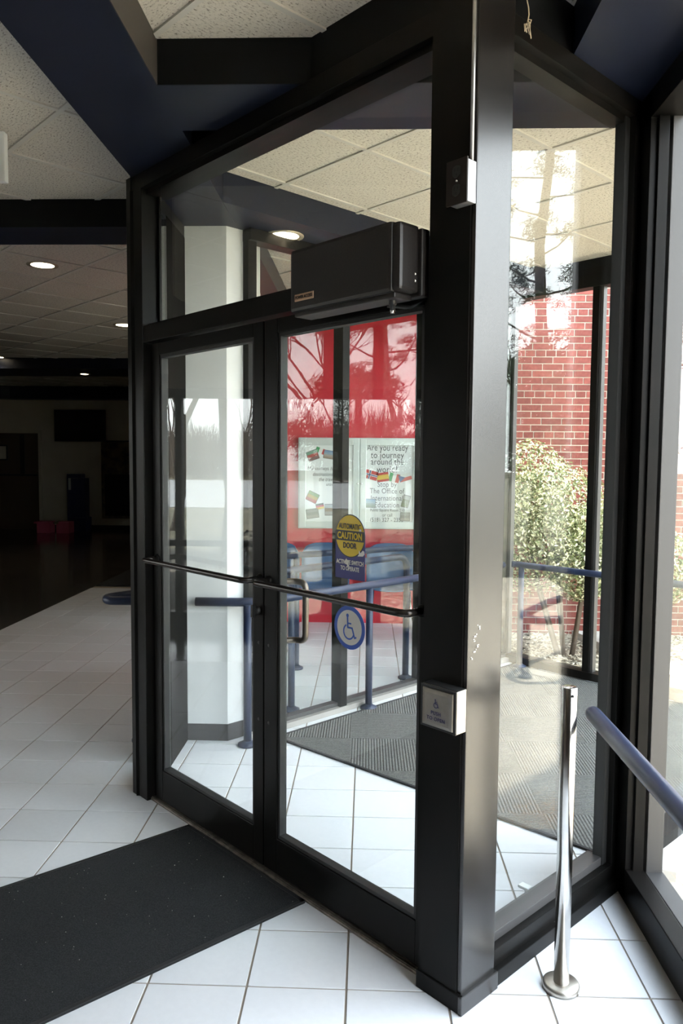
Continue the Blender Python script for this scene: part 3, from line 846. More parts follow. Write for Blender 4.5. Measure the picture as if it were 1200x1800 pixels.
# vestibule: continuation of wall B, outer wall, glass partition to the seating bay
w4 = thing('window_4', 'outer glazed side of the vestibule, beyond the window wall', 'window', P(1.40, 4.0), kind='structure')
MB().abox(1.35, 1.45, 2.745, 5.33, 2.94, 3.08).build('header', 'bronze', w4)
MB().abox(1.35, 1.45, 2.745, 5.33, 0.0, 0.06).build('sill', 'bronze', w4)
MB().abox(1.352, 1.45, 2.777, 2.84, 0.0, 3.0).build('jamb', 'bronze', w4)
MB().abox(1.34, 1.46, 5.24, 5.34, 0.0, 3.1).build('corner_post', 'bronze', w4)
MB().abox(1.36, 1.44, 4.03, 4.09, 0.0, 2.95).build('mullion', 'bronze', w4)
for b0, b1 in ((2.83, 4.03), (4.09, 5.24)): MB().abox(1.397, 1.403, b0, b1, 0.06, 2.94).build('pane', 'glass', w4)
w5 = thing('window_5', 'outer glazed front of the vestibule, facing the brick wall', 'window', P(2.6, 5.29), kind='structure')
MB().abox(1.36, 3.70, 5.24, 5.35, 2.945, 3.085, 0.002).build('header', 'bronze', w5)
MB().abox(1.36, 3.70, 5.24, 5.35, 0.0, 0.06, 0.002).build('sill', 'bronze', w5)
for a_ in (2.05, 2.86, 3.62):
    MB().abox(a_, a_ + 0.055, 5.25, 5.34, 0.05, 2.95, 0.002).build('mullion', 'bronze', w5)
    MB().abox(a_ - 0.022, a_, 5.27, 5.32, 0.06, 2.95, 0.002).build('glazing_stop', 'bronze_ext', w5)  # lighter bronze paints the lit side of each mullion
for a0, a1 in ((1.46, 2.05), (2.105, 2.86), (2.915, 3.62)): MB().abox(a0, a1, 5.292, 5.298, 0.06, 2.95).build('pane', 'glass', w5)
MB().abox(1.36, 3.70, 5.25, 5.33, 3.085, CZ + 0.03).build('fascia', 'navy_face', w5)
w6 = thing('window_6', 'glass partition between the vestibule and the seating bay', 'window', P(3.62, 3.9), kind='structure')
MB().abox(3.57, 3.67, 2.62, 5.30, 2.90, ZB, 0.002).build('header', 'bronze', w6)
MB().abox(3.565, 3.67, 2.62, 5.30, 0.0, 0.035, 0.002).build('sill', 'sill_grey', w6)
MB().abox(3.60, 3.66, 2.62, 5.30, 0.035, 0.060, 0.002).build('bottom_rail', 'bronze_ext', w6)
for b_ in (2.622, 3.345, 4.145, 4.95):
    MB().abox(3.575 if b_ > 3 else 3.598, 3.665, b_, b_ + 0.06, 0.03, 2.92, 0.002).build('mullion', 'bronze', w6)
for b0, b1 in ((2.68, 3.345), (3.405, 4.145), (4.205, 4.95), (5.01, 5.26)): MB().abox(3.617, 3.623, b0, b1, 0.08, 2.91).build('pane', 'glass', w6)
w7 = thing('window_7', 'narrow dark framed window between the door jamb and the white column', 'window', (-1.04, 4.05, 0), kind='structure')
MB().box(-1.12, -1.044, 3.66, 4.35, 0.0, 0.09, 0.002).build('bottom_rail', 'bronze', w7)
MB().box(-1.12, -1.044, 3.66, 4.35, 2.88, ZB, 0.002).build('header', 'bronze', w7)
MB().box(-1.12, -1.042, 3.955, 4.351, 0.0, 2.9, 0.002).build('wide_jamb', 'bronze_gloss', w7)
MB().box(-1.12, -1.042, 3.60, 3.735, 0.0, 2.9, 0.002).build('jamb', 'bronze', w7)
MB().box(-1.0475, -1.0425, 3.73, 3.957, 0.08, 2.89).build('pane', 'glass', w7)
w8 = thing('window_8', 'glazed outer side of the seating bay beside the red wall', 'window', (1.02, 7.0, 0), kind='structure')
MB().box(0.98, 1.09, 6.10, 7.7, 2.90, ZB).build('header', 'bronze', w8)
MB().box(0.98, 1.09, 6.10, 7.7, 0.0, 0.12).build('sill', 'bronze', w8)
for y in (6.15, 7.58): MB().box(0.98, 1.09, y, y + 0.07, 0.0, 2.92).build('mullion', 'bronze', w8)
MB().box(1.03, 1.036, 6.2, 7.6, 0.1, 2.92).build('pane', 'glass', w8)
MB().box(0.98, 1.09, 6.10, 7.7, ZB, 3.2).build('fascia', 'navy_face', w8)

# opposite window wall, out of frame at the left but mirrored in the doors
w9 = thing('window_9', 'window wall opposite, mirrored in the door glass', 'window', (-4.8, 3.3, 0), kind='structure')
E0, E1 = 1.80, 5.28
MB().box(-4.86, -4.75, E0, E1, 2.24, 2.33).build('header', 'bronze', w9)
MB().box(-4.86, -4.75, E0, E1, 0.0, 0.15).build('sill', 'bronze', w9)
MB().box(-4.85, -4.76, E0, E1, 0.80, 0.86).build('rail', 'bronze', w9)
for k in range(5):
    yy = E0 + k * 0.87
    MB().box(-4.86, -4.75, yy - 0.035, yy + 0.035, 0.1, 2.26).build('mullion', 'bronze', w9)
    if k < 4:
        MB().box(-4.808, -4.802, yy + 0.035, yy + 0.835, 0.15, 2.25).build('pane', 'glass', w9)
wall('wall_opposite', -4.88, -4.72, -4.6, E0 - 0.03, 'unseen dark wall added beside the opposite windows to cut light', 'cream_dark')  # solid walls added either side to narrow the glazing and cut light
wall('wall_opposite_end', -4.88, -4.72, E1 + 0.03, 6.6, 'unseen dark wall added at the end of the opposite windows to cut light', 'cream_dark')
wall('wall_opposite_head', -4.86, -4.74, E0 - 0.03, E1 + 0.03, 'wall strip over the opposite windows', 'cream_dark')
bpy.data.objects['wall_opposite_head'].data.transform(Matrix.Translation((0, 0, 2.36)) @ Matrix.Diagonal((1, 1, 0.25, 1)))

# ------------------------------------------------------------------ brick wall outside
BY = 7.70
bw = tag(MB().box(1.09, 6.5, BY + 0.008, BY + 0.25, -0.5, 3.55).build('wall_brick', 'mortar'), 'red brick wall outside with pale mortar joints', 'wall', kind='structure')
CH, BLN = 0.0672, 0.203
def brick_mesh(w):
    m_ = MB().box(-w / 2 + 0.005, w / 2 - 0.005, 0.0, 0.06, 0.005, CH - 0.005, 0.0015)
    o = m_.build('brick', 'brick'); me = o.data; bpy.data.objects.remove(o); return me
bs, bh = brick_mesh(BLN), brick_mesh(BLN / 2)
items = []
for r in range(58):
    z = -0.40 + r * CH
    header = (r % 6 == 4)
    w = BLN / 2 if header else BLN
    x = 1.12 + (0 if r % 2 else -w / 2) + (0.03 if header else 0)
    while x < 6.2:
        if x - w / 2 > 1.09: items.append((x, z, w))
        x += w
def vis(i):
    px_ = (i[0], BY, i[1] + 0.03)
    q = Vector(px_) - Vector((0, 0, 1.66)); d = q.dot(_f)
    return 865 < 600 + 1336.2 * q.dot(_r) / d < 1105 and 490 < 900 + 1336.2 * q.dot(_d) / d < 1200
front = [i for i in items if vis(i)]
front.sort(key=lambda i: abs(i[0] - 2.15))
fs_ = set(front[:295])
for i in items:
    if i in fs_:
        piece('brick', bs if i[2] > 0.15 else bh, (i[0], BY + rnd.uniform(-0.002, 0.002), i[1]), bw)
vv, ff = [], []
for i in items:
    if i in fs_: continue
    k = len(vv); h = i[2] / 2 - 0.005
    x0, x1, z0, z1 = i[0] - h, i[0] + h, i[1] + 0.005, i[1] + CH - 0.005
    vv += [(x0, BY, z0), (x1, BY, z0), (x1, BY, z1), (x0, BY, z1), (x0, BY + 0.02, z0), (x1, BY + 0.02, z0), (x1, BY + 0.02, z1), (x0, BY + 0.02, z1)]
    ff += [(k, k + 1, k + 2, k + 3), (k, k + 4, k + 5, k + 1), (k + 1, k + 5, k + 6, k + 2), (k + 2, k + 6, k + 7, k + 3), (k + 3, k + 7, k + 4, k)]
tag(mesh_raw('outlying_brick_field', vv, ff, 'brick_field', bw), kind='stuff')

# mulch bed, chips, concrete edging
vv, ff = [], []
NX, NY = 40, 30
for j in range(NY + 1):
    for i in range(NX + 1):
        x = 1.12 + 4.6 * i / NX; y = 4.7 + 3.0 * j / NY
        z = -0.16 + 0.035 * math.sin(x * 5.1 + y * 2) * math.cos(y * 4.3) + 0.07 * max(0, (y - 6.3) / 1.4) + rnd.uniform(-0.008, 0.008)
        vv.append((x, y, z))
for j in range(NY):
    for i in range(NX):
        k = j * (NX + 1) + i
        ff.append((k, k + 1, k + NX + 2, k + NX + 1))
# keep the bed outside the vestibule
keep = [f for f in ff if all(S * (vv[q][0] + vv[q][1]) > 5.36 or S * (vv[q][1] - vv[q][0]) < 1.33 for q in f)]
bed = mesh_raw('mulch_bed', vv, keep, 'mulch', smooth=True)
tag(bed, 'pale wood mulch bed at the foot of the brick wall', 'mulch', kind='structure')
vv, ff = [], []
n = 0
while n < 5200:
    x, y = rnd.uniform(1.2, 3.4), rnd.uniform(5.2, 7.65)
    if S * (x + y) < 5.42: continue
    n += 1
    z = -0.16 + 0.035 * math.sin(x * 5.1 + y * 2) * math.cos(y * 4.3) + 0.07 * max(0, (y - 6.3) / 1.4) + 0.008
    L, W = rnd.uniform(0.025, 0.075), rnd.uniform(0.008, 0.02); t = rnd.uniform(0, 6.28)
    u = Vector((math.cos(t), math.sin(t), rnd.uniform(-.4, .4))) * L / 2; v = Vector((-math.sin(t), math.cos(t), rnd.uniform(-.4, .4))) * W
    k = len(vv); p = Vector((x, y, z))
    vv += [tuple(p - u), tuple(p + u), tuple(p + u + v), tuple(p - u + v), tuple(p + Vector((0, 0, 0.008)))]
    ff += [(k, k + 1, k + 4), (k + 1, k + 2, k + 4), (k + 2, k + 3, k + 4), (k + 3, k, k + 4)]
tag(mesh_raw('wood_chips', vv, ff, 'chip'), 'scattered wood chips lying on the mulch bed', 'wood chips', kind='stuff')
ke = MB()
ke.poly([(2.05, 7.55, -0.02), (2.30, 7.50, -0.02), (2.72, 6.05, -0.06), (2.50, 6.00, -0.06)], (0, 0, -0.14))
tag(ke.build('edging_slab', 'kerb'), 'tilted concrete edging slab lying in the mulch bed', 'kerb')

# ------------------------------------------------------------------ holly shrub
def leaves(n, fn, size, seed=1, fold=0.3):
    r = random.Random(seed); vv, ff = [], []
    for _ in range(n):
        p, nrm = fn(r)
        d = Vector((r.gauss(0, 1), r.gauss(0, 1), r.gauss(0, 1))).normalized()
        u = (nrm.cross(d)); u = u.normalized() if u.length > 1e-3 else Vector((1, 0, 0))
        nn = (nrm + d * 0.7).normalized(); v = nn.cross(u).normalized()
        s = size * r.uniform(0.6, 1.3)
        k = len(vv)
        vv += [tuple(p - u * s), tuple(p - v * s * 0.5 + nn * s * fold), tuple(p + u * s), tuple(p + v * s * 0.5 + nn * s * fold)]
        ff += [(k, k + 1, k + 2), (k, k + 2, k + 3)]
    return vv, ff
lobes = [((1.40, 6.9, 1.40), 0.46), ((1.72, 6.9, 1.18), 0.48), ((2.05, 6.9, 0.92), 0.38), ((2.35, 6.9, 0.78), 0.38), ((1.50, 6.9, 0.95), 0.5), ((1.92, 6.85, 0.74), 0.34), ((1.25, 7.0, 1.15), 0.5), ((2.65, 6.95, 0.70), 0.36)]
def shrub_pt(r):
    c, R = lobes[r.randrange(len(lobes))]
    while True:
        d = Vector((r.gauss(0, 1), r.gauss(0, 1), r.gauss(0, 1))).normalized()
        k = r.uniform(0.6, 1.0) ** 0.5
        p = Vector(c) + Vector((d.x * R, d.y * R * 0.7, d.z * R)) * k
        if p.y < 7.66: return p, d
sh = thing('holly_shrub', 'tall variegated cream and green shrub in front of the brick wall', 'shrub', (1.85, 6.95, -0.1))
vv, ff = leaves(30000, shrub_pt, 0.019, 3)
tag(mesh_raw('foliage', vv, ff, 'leaf', sh), kind='stuff')
for k in range(6):
    t = rnd.uniform(-0.35, 0.35)
    MB().tube([(1.85 + t * 0.3, 6.95, -0.12), (1.85 + t, 6.93 + rnd.uniform(-.1, .1), 0.5), (1.85 + t * 1.8, 6.95, 1.2)], 0.02, 6, radii=[0.022, 0.016, 0.008]).build('stem', 'twig', sh)
lobes2 = [((-6.6, y_, 0.25), 0.55) for y_ in (-1.5, -0.6, 0.3, 1.2, 2.1, 3.0, 3.9)]
def bush_pt(r):
    c, R = lobes2[r.randrange(len(lobes2))]
    d = Vector((r.gauss(0, 1), r.gauss(0, 1), abs(r.gauss(0, 1)))).normalized(); k = r.uniform(0.5, 1.0)
    return Vector(c) + d * R * k, d
hb = thing('russet_hedge', 'low russet hedge outside the opposite windows, seen mirrored in the door', 'hedge', (-6.6, 1.2, -0.05))
vv, ff = leaves(5000, bush_pt, 0.035, 5)
tag(mesh_raw('foliage', vv, ff, 'redbush', hb), kind='stuff')

# ------------------------------------------------------------------ trees outside
def grow(segs, p, d, L, r, depth, rg, spread=0.55):
    n = 3
    pts = [p]
    for i in range(n):
        d = (d + Vector((rg.gauss(0, .10), rg.gauss(0, .10), rg.gauss(0.03, .08)))).normalized()
        p = p + d * L / n
        pts.append(p)
    segs.append((pts, r, r * 0.62))
    if depth <= 0: return
    for q in range(rg.choice((2, 3, 3))):
        ax = Vector((rg.gauss(0, 1), rg.gauss(0, 1), rg.gauss(0, .5))).normalized()
        nd = (d + ax * spread).normalized()
        start = pts[rg.choice((2, 3, 3))]
        grow(segs, start, nd, L * rg.uniform(0.62, 0.84), r * rg.uniform(0.58, 0.74), depth - 1, rg, spread)
def seg_mesh(segs, sides=4):
    vv, ff = [], []
    for pts, r0, r1 in segs:
        base = len(vv)
        d = (pts[-1] - pts[0]).normalized()
        u = d.cross(Vector((0.31, 0.2, 0.93))).normalized(); v = d.cross(u)
        for i, p in enumerate(pts):
            rr = r0 + (r1 - r0) * i / (len(pts) - 1)
            for s_ in range(sides):
                t = 2 * math.pi * s_ / sides
                vv.append(tuple(p + u * math.cos(t) * rr + v * math.sin(t) * rr))
        for i in range(len(pts) - 1):
            for s_ in range(sides):
                a_, b_ = base + i * sides + s_, base + i * sides + (s_ + 1) % sides
                ff.append((a_, b_, b_ + sides, a_ + sides))
    return vv, ff
def bare_tree(loc, h, seed, label, group=None):
    rg = random.Random(seed)
    t = thing('bare_tree', label, 'tree', loc, group)
    segs = []
    grow(segs, Vector(loc), Vector((rg.gauss(0, .05), rg.gauss(0, .05), 1)), h * 0.32, h * 0.013, 6, rg)
    vv, ff = seg_mesh(segs[:1], 7); mesh_raw('trunk', vv, ff, 'bark', t, smooth=True)
    vv, ff = seg_mesh(segs[1:], 4); tag(mesh_raw('branches', vv, ff, 'twig', t), kind='stuff')
    return t
def pine(loc, h, seed, label, first=0.25, nb=34, reach=2.6, nw=0.011, nl=1.0):
    rg = random.Random(seed)
    t = thing('pine_tree', label, 'tree', loc)
    L0 = Vector(loc)
    segs = []; tips = []
    pts = [L0 + Vector((0.10 * math.sin(i * 1.3 + seed), 0.10 * math.cos(i * 1.7 + seed), h * i / 8)) for i in range(9)]
    vv, ff = seg_mesh([(pts, h * 0.0135, h * 0.004)], 8); mesh_raw('trunk', vv, ff, 'bark', t, smooth=True)
    for k in range(nb):
        f = first + (1 - first) * (k + rg.random() * 0.6) / nb
        p = L0 + Vector((0, 0, h * f)); az = k * 2.4 + rg.uniform(-.5, .5)
        ln = reach * (1.15 - f) * rg.uniform(0.65, 1.15)
        bp = [p]
        d = Vector((math.cos(az), math.sin(az), rg.uniform(-.1, .25)))
        for i in range(4):
            d = (d + Vector((rg.gauss(0, .12), rg.gauss(0, .12), rg.gauss(0.04, .1)))).normalized(); bp.append(bp[-1] + d * ln / 4)
            if i >= 1:
                for q in range(3):
                    tips.append(bp[-1] + Vector((rg.gauss(0, .28), rg.gauss(0, .28), rg.gauss(0.05, .11))))
        segs.append((bp, 0.035 * (1.2 - f), 0.008))
    vv, ff = seg_mesh(segs, 4); tag(mesh_raw('branches', vv, ff, 'bark', t), kind='stuff')
    vv, ff = [], []
    for tp in tips:
        for q in range(60):
            d = Vector((rg.gauss(0, 1), rg.gauss(0, 1), rg.gauss(.3, .7))).normalized(); s0 = tp + Vector((rg.gauss(0, .09), rg.gauss(0, .09), rg.gauss(0, .04)))
            e = s0 + d * rg.uniform(0.10, 0.2) * nl; w = d.cross(Vector((0.2, 0.5, 0.8))).normalized() * nw
            k = len(vv); vv += [tuple(s0 - w), tuple(s0 + w), tuple(e)]; ff.append((k, k + 1, k + 2))
    tag(mesh_raw('needles', vv, ff, 'needle', t), kind='stuff')
pine((13.7, 5.5, -0.25), 12.5, 3, 'straight pine mirrored in the side window glass, right one of the two', first=0.30, nb=36, reach=2.8, nw=0.009)
pine((13.2, 7.6, -0.25), 11.5, 5, 'crooked pine mirrored at the edge of the side window glass, left one of the two', first=0.30, nb=32, reach=2.8, nw=0.009)
pine((-11.5, 5.2, -0.2), 9.0, 8, 'broad pine outside the opposite windows, mirrored at the top left of the door glass', first=0.33, nb=58, reach=4.4, nw=0.020, nl=1.7)
pine((-12.8, 1.6, -0.2), 9.5, 9, 'second broad pine outside the opposite windows, mirrored over the caution sticker', first=0.31, nb=58, reach=4.4, nw=0.020, nl=1.7)
pine((10.8, 4.9, -0.25), 3.5, 11, 'low dense young pine beyond the walkway, mirrored over the red wall', first=0.42, nb=46, reach=2.6, nw=0.016, nl=1.2)
# brushwood edge of the wood beyond the road
rg = random.Random(77)
vv, ff = [], []
for k in range(26000):
    x, y = rg.uniform(-80, -63.5), rg.uniform(-34, 52)
    top = 3.8 + 1.8 * math.sin(y * 0.21) + 1.2 * math.sin(y * 0.63 + 1) + (x + 63.5) * -0.12
    z0 = rg.uniform(-0.2, top * 0.75); z1 = z0 + rg.uniform(1.2, 3.2)
    w_ = rg.uniform(0.02, 0.055); lx, ly = rg.gauss(0, 0.6), rg.gauss(0, 0.7); i0 = len(vv)
    vv += [(x, y - w_, z0), (x, y + w_, z0), (x + lx, y + ly, z1)]; ff.append((i0, i0 + 1, i0 + 2))
tag(mesh_raw('brushwood', vv, ff, 'brush'), 'brown winter brushwood along the far side of the road', 'brushwood', kind='stuff')
def cone_tree(loc, h, seed, label):
    rg = random.Random(seed); t = thing('evergreen_tree', label, 'tree', loc)
    MB().tube([loc, (loc[0], loc[1], loc[2] + h * 0.9)], 0.12, 7, radii=[0.16, 0.04]).build('trunk', 'bark', t)
    vv, ff = [], []
    for k in range(5200):
        f = rg.random() ** 1.3; R = h * 0.17 * (1 - f) * rg.uniform(0.55, 1.0) + 0.05; az = rg.uniform(0, 6.283)
        p = Vector(loc) + Vector((R * math.cos(az), R * math.sin(az), 0.3 + h * f)); d = Vector((math.cos(az), math.sin(az), rg.uniform(-0.2, 0.5))).normalized() * rg.uniform(0.25, 0.5)
        w_ = Vector((-math.sin(az), math.cos(az), 0)) * 0.07; i0 = len(vv)
        vv += [tuple(p - w_), tuple(p + w_), tuple(p + d)]; ff.append((i0, i0 + 1, i0 + 2))
    tag(mesh_raw('foliage', vv, ff, 'cedar', t), kind='stuff')
cone_tree((-58, 4.6, -0.2), 9.5, 41, 'dark pointed evergreen beyond the road, mirrored beside the poster case')
cone_tree((-59, -1.5, -0.2), 8.0, 42, 'shorter dark evergreen beyond the road')

def dup(root, loc, rotz, scale):
    r = root.copy(); COL.objects.link(r); r.location = loc; r.rotation_euler = (0, 0, rotz); r.scale = (scale, scale, scale)
    for ch in root.children:
        c = ch.copy(); COL.objects.link(c); c.parent = r
    return r
protos = []
for i, (x, y, h) in enumerate([(-17, 7.6, 9), (-20, 1.6, 11), (-18.0, -4.5, 10), (-23, 11.5, 12)]):
    protos.append(bare_tree((x, y, -0.22), h, 20 + i, ['bare tree with low forked limbs nearest the opposite windows', 'tall bare tree in the middle of the lawn, mirrored in the right door leaf', 'bare tree at the far end of the opposite windows', 'bare tree standing at the roadside on the lawn'][i], 'bare trees on the lawn'))
for row, (x0, n_, sp_, k_) in enumerate(((-66, 14, 5.6, 1.3), (-84, 14, 6.6, 1.7))):
    for i in range(n_):
        q = dup(protos[(i * 3 + row) % 4], (x0 + rnd.uniform(-2, 2), -30 + row * 2 + i * sp_ + rnd.uniform(-1, 1), -0.22), rnd.uniform(0, 6.28), k_ * rnd.uniform(0.85, 1.15))
        q.scale.x *= 0.7; q.scale.y *= 0.7
        q['label'] = 'bare tree of the wood beyond the road, seen only mirrored in the door glass'
        q['group'] = 'wood beyond the road'
for i, (x, y, k_) in enumerate([(24, 12, 0.9), (27, 3, 1.0), (22, 19, 0.95), (28, -7, 1.0)]):
    q = dup(protos[i], (x, y, -0.22), i * 1.3, k_)
    q['label'] = 'bare tree beyond the right-hand walkway, mirrored faintly in the side window'
    q['group'] = 'bare trees beyond the walkway'

# ------------------------------------------------------------------ handrails and posts
def pipe(path, name, parent, rad=0.025, bend=0.06, m='blue'):
    return MB().tube(rounded_path(path, bend, 6), rad, 18).build(name, m, parent)
def rail_post(p, h, parent, rad=0.0235, m='blue'):
    po = MB().tube([(p[0], p[1], 0.012), (p[0], p[1], h)], rad, 16).build('post', m, parent)
    MB().lathe([(0.0, 0.0), (0.056, 0.0), (0.056, 0.012), (0.034, 0.022), (0.026, 0.03), (0.0, 0.03)], (p[0], p[1], 0.0), 24).build('floor_flange', m, po)
    return po
hr = thing('handrail', 'thick blue handrail running along the right window wall toward the camera', 'handrail', (0.73, 1.0, 0))
end = [(0.730, 2.425, 0.853)]
MB().tube([(0.730, 2.428, 0.853), (0.730, 2.425, 0.853), (0.730, 2.416, 0.853), (0.730, 2.40, 0.853), (0.730, 0.6, 0.857), (0.73, -3.0, 0.857)], 0.0255, 24, radii=[0.008, 0.017, 0.0235, 0.0255, 0.0255, 0.0255]).build('rail', 'blue', hr)
for y in (1.66, -0.4):
    bk = pipe([(0.735, y, 0.855), (0.90, y, 0.845), (1.0, y, 0.845)], 'wall_bracket', hr, 0.013, 0.03)
    MB().lathe([(0.0, 0.0), (0.035, 0.0), (0.035, 0.006), (0.0, 0.008)], (0.990, y, 0.845), 20, basis=(Vector((0, 1, 0)), UP, Vector((-1, 0, 0)))).build('bracket_plate', 'blue', bk)
for y in (0.2, -2.4): rail_post((0.73, y), 0.84, hr)

sp = thing('steel_post', 'polished stainless steel post with round floor flange beside the side window', 'post', (0.628, 2.318, 0))
MB().lathe([(0.0, 0.968), (0.0215, 0.9685), (0.0238, 0.966), (0.0238, 0.015), (0.0, 0.015)], (0.628, 2.318, 0), 40).build('tube', 'steel', sp)
MB().lathe([(0.0, 0.02), (0.050, 0.02), (0.056, 0.016), (0.058, 0.010), (0.058, 0.0), (0.0, 0.0)], (0.628, 2.318, 0), 40).build('floor_flange', 'brushed', sp)
MB().lathe([(0.0, 0.004), (0.004, 0.003), (0.005, 0.0)], (0.628 + 0.004, 2.318 - 0.0236, 0.945), 12, basis=(Vector((1, 0, 0)), UP, Vector((0, -1, 0)))).build('set_screw', 'black', sp)

vr = thing('handrail', 'blue handrail on posts inside the vestibule, along the glass partition', 'handrail', P(3.51, 3.5))
ZR = 0.832
p0 = P(3.512, 2.560, ZR)
pipe([(-0.985, 4.322, ZR), (p0.x - 0.03, 4.322, ZR), P(3.505, 2.66, ZR), P(3.51, 5.05, ZR)], 'rail', vr, 0.0255, 0.09)
for b_ in (2.552, 3.545, 4.75): rail_post(P(3.512, b_), ZR - 0.01, vr)
br = thing('handrail', 'blue handrail beyond the glass partition, with its end bent down to the floor', 'handrail', P(3.82, 3.6))
e = P(3.82, 4.25)
pipe([P(3.82, 3.02, 0.935), P(3.82, 3.13, 0.935), P(3.82, 4.25, 0.935), P(3.82, 4.25, 0.02)], 'rail', br, 0.0245, 0.10)
rail_post(P(3.82, 3.13), 0.93, br)
MB().lathe([(0.0, 0.0), (0.056, 0.0), (0.056, 0.012), (0.034, 0.022), (0.026, 0.03), (0.0, 0.03)], (e.x, e.y, 0.0), 24).build('floor_flange', 'blue', br)
br2 = thing('handrail', 'blue handrail in front of the blue seats in the bay', 'handrail', (0, 6.2, 0))
pipe([(-0.9, 5.75, 0.90), (0.75, 6.55, 0.93)], 'rail', br2, 0.0245)
for x, y in ((-0.55, 5.92), (0.55, 6.453)): rail_post((x, y), 0.905, br2)
lr = thing('handrail', 'dark blue rail with rounded end, in the lobby left of the door jamb', 'handrail', (-1.3, 4.45, 0))
pipe([(-1.12, 4.335, 0.832), (-1.50, 4.315, 0.832), (-1.535, 4.40, 0.832), (-1.20, 4.80, 0.832)], 'rail', lr, 0.0255, 0.06)
rail_post((-1.312, 4.328), 0.82, lr)
ar = thing('handrail', 'dark handrail across the vestibule front, before the shrub', 'handrail', P(2.6, 5.18))
pipe([P(1.60, 5.17, 0.83), P(3.42, 5.17, 0.83), P(3.47, 5.17, 0.83), P(3.50, 5.15, 0.83)], 'rail', ar, 0.0245)
for a_ in (1.75, 3.42): rail_post(P(a_, 5.17), 0.82, ar)
xr = thing('handrail', 'low blue rail with looped end on the concrete walkway outside, mirrored in the side window', 'handrail', (3.9, 3.24, -0.03))
pipe([(3.90, 4.3, 0.50), (3.78, 3.55, 0.46), (3.74, 3.27, 0.45), (3.93, 3.20, 0.45), (4.40, 3.52, 0.47), (5.2, 4.25, 0.5)], 'rail', xr, 0.032, 0.09)
rail_post((3.90, 3.238), 0.45, xr, 0.03)
rail_post((5.0, 4.07), 0.48, xr, 0.03)
for ch in xr.children:
    if ch.name.startswith('post'): ch.location.z -= 0.03
# ------------------------------------------------------------------ mats
def mat_prism(name, pts, label, m, h=0.009, edge=True):
    o = tag(MB().prism(pts, 0.0, h, 0.002).build(name, m, origin=(pts[0][0], pts[0][1], 0)), label, 'mat')
    if edge:
        for i in range(len(pts)):
            p0, p1 = Vector((*pts[i], 0)), Vector((*pts[(i + 1) % len(pts)], 0))
            d = (p1 - p0).normalized(); q = Vector((-d.y, d.x, 0)) * 0.016
            MB().poly([p0 + UP * 0.0, p1, p1 + q, p0 + q], (0, 0, h + 0.0015)).build('border', 'mat_edge', o)
    return o
lm = mat_prism('floor_mat', [(-0.217, 2.735), (-0.79, 3.302), (-2.35, 1.92), (-1.75, 1.35)], 'long charcoal floor mat lying diagonally in front of the double door', 'mat')
sv, sf = [], []
for k in range(170):
    u_, v_ = rnd.random(), rnd.random()
    q = Vector((-0.217, 2.735, 0)) + (Vector((-0.79, 3.302, 0)) - Vector((-0.217, 2.735, 0))) * u_ + (Vector((-1.75, 1.35, 0)) - Vector((-0.217, 2.735, 0))) * v_
    r_ = rnd.uniform(0.0007, 0.0018) * (1.8 if rnd.random() < 0.12 else 1)
    k0 = len(sv)
    sv += [(q.x - r_, q.y - r_, 0.0092), (q.x + r_, q.y - r_, 0.0092), (q.x, q.y + r_, 0.0092), (q.x, q.y, 0.0092 + r_)]
    sf += [(k0, k0 + 1, k0 + 3), (k0 + 1, k0 + 2, k0 + 3), (k0 + 2, k0, k0 + 3)]
tag(mesh_raw('grit', sv, sf, 'speck', lm), kind='stuff')
mat_prism('entrance_mat', [tuple(P(3.50, 2.735)[:2]), tuple(P(1.50, 2.92)[:2]), tuple(P(1.50, 5.20)[:2]), tuple(P(3.50, 5.20)[:2])], 'large ribbed grey entrance mat covering the vestibule floor', 'ribmat')
mat_prism('runner_mat', [(-3.50, 9.65), (-3.50, 13.0), (-1.5, 13.0), (-1.5, 9.65)], 'dark runner mat at the end of the white tiles in the lobby', 'mat', edge=False)

# ------------------------------------------------------------------ small things on the vestibule floor
dsx = P(3.326, 2.656)
ds = thing('door_stop', 'small domed metal door stop on the vestibule floor tiles', 'door stop', dsx)
MB().lathe([(0.0, 0.032), (0.012, 0.031), (0.024, 0.022), (0.028, 0.008), (0.030, 0.0), (0.0, 0.0)], dsx, 24).build('dome', 'brushed', ds)
MB().lathe([(0.029, 0.006), (0.032, 0.007), (0.032, 0.013), (0.028, 0.014)], dsx, 24).build('bumper_ring', 'cupwhite', ds)
hx = P(1.505, 2.36)
hk = thing('white_clip', 'small white plastic clip standing on the floor behind the side window', 'clip', hx)
MB().abox(1.490, 1.506, 2.345, 2.375, 0.0, 0.085, 0.004).build('upright', 'cupwhite', hk)
MB().abox(1.490, 1.535, 2.345, 2.375, 0.078, 0.09, 0.004).build('hook', 'cupwhite', hk)

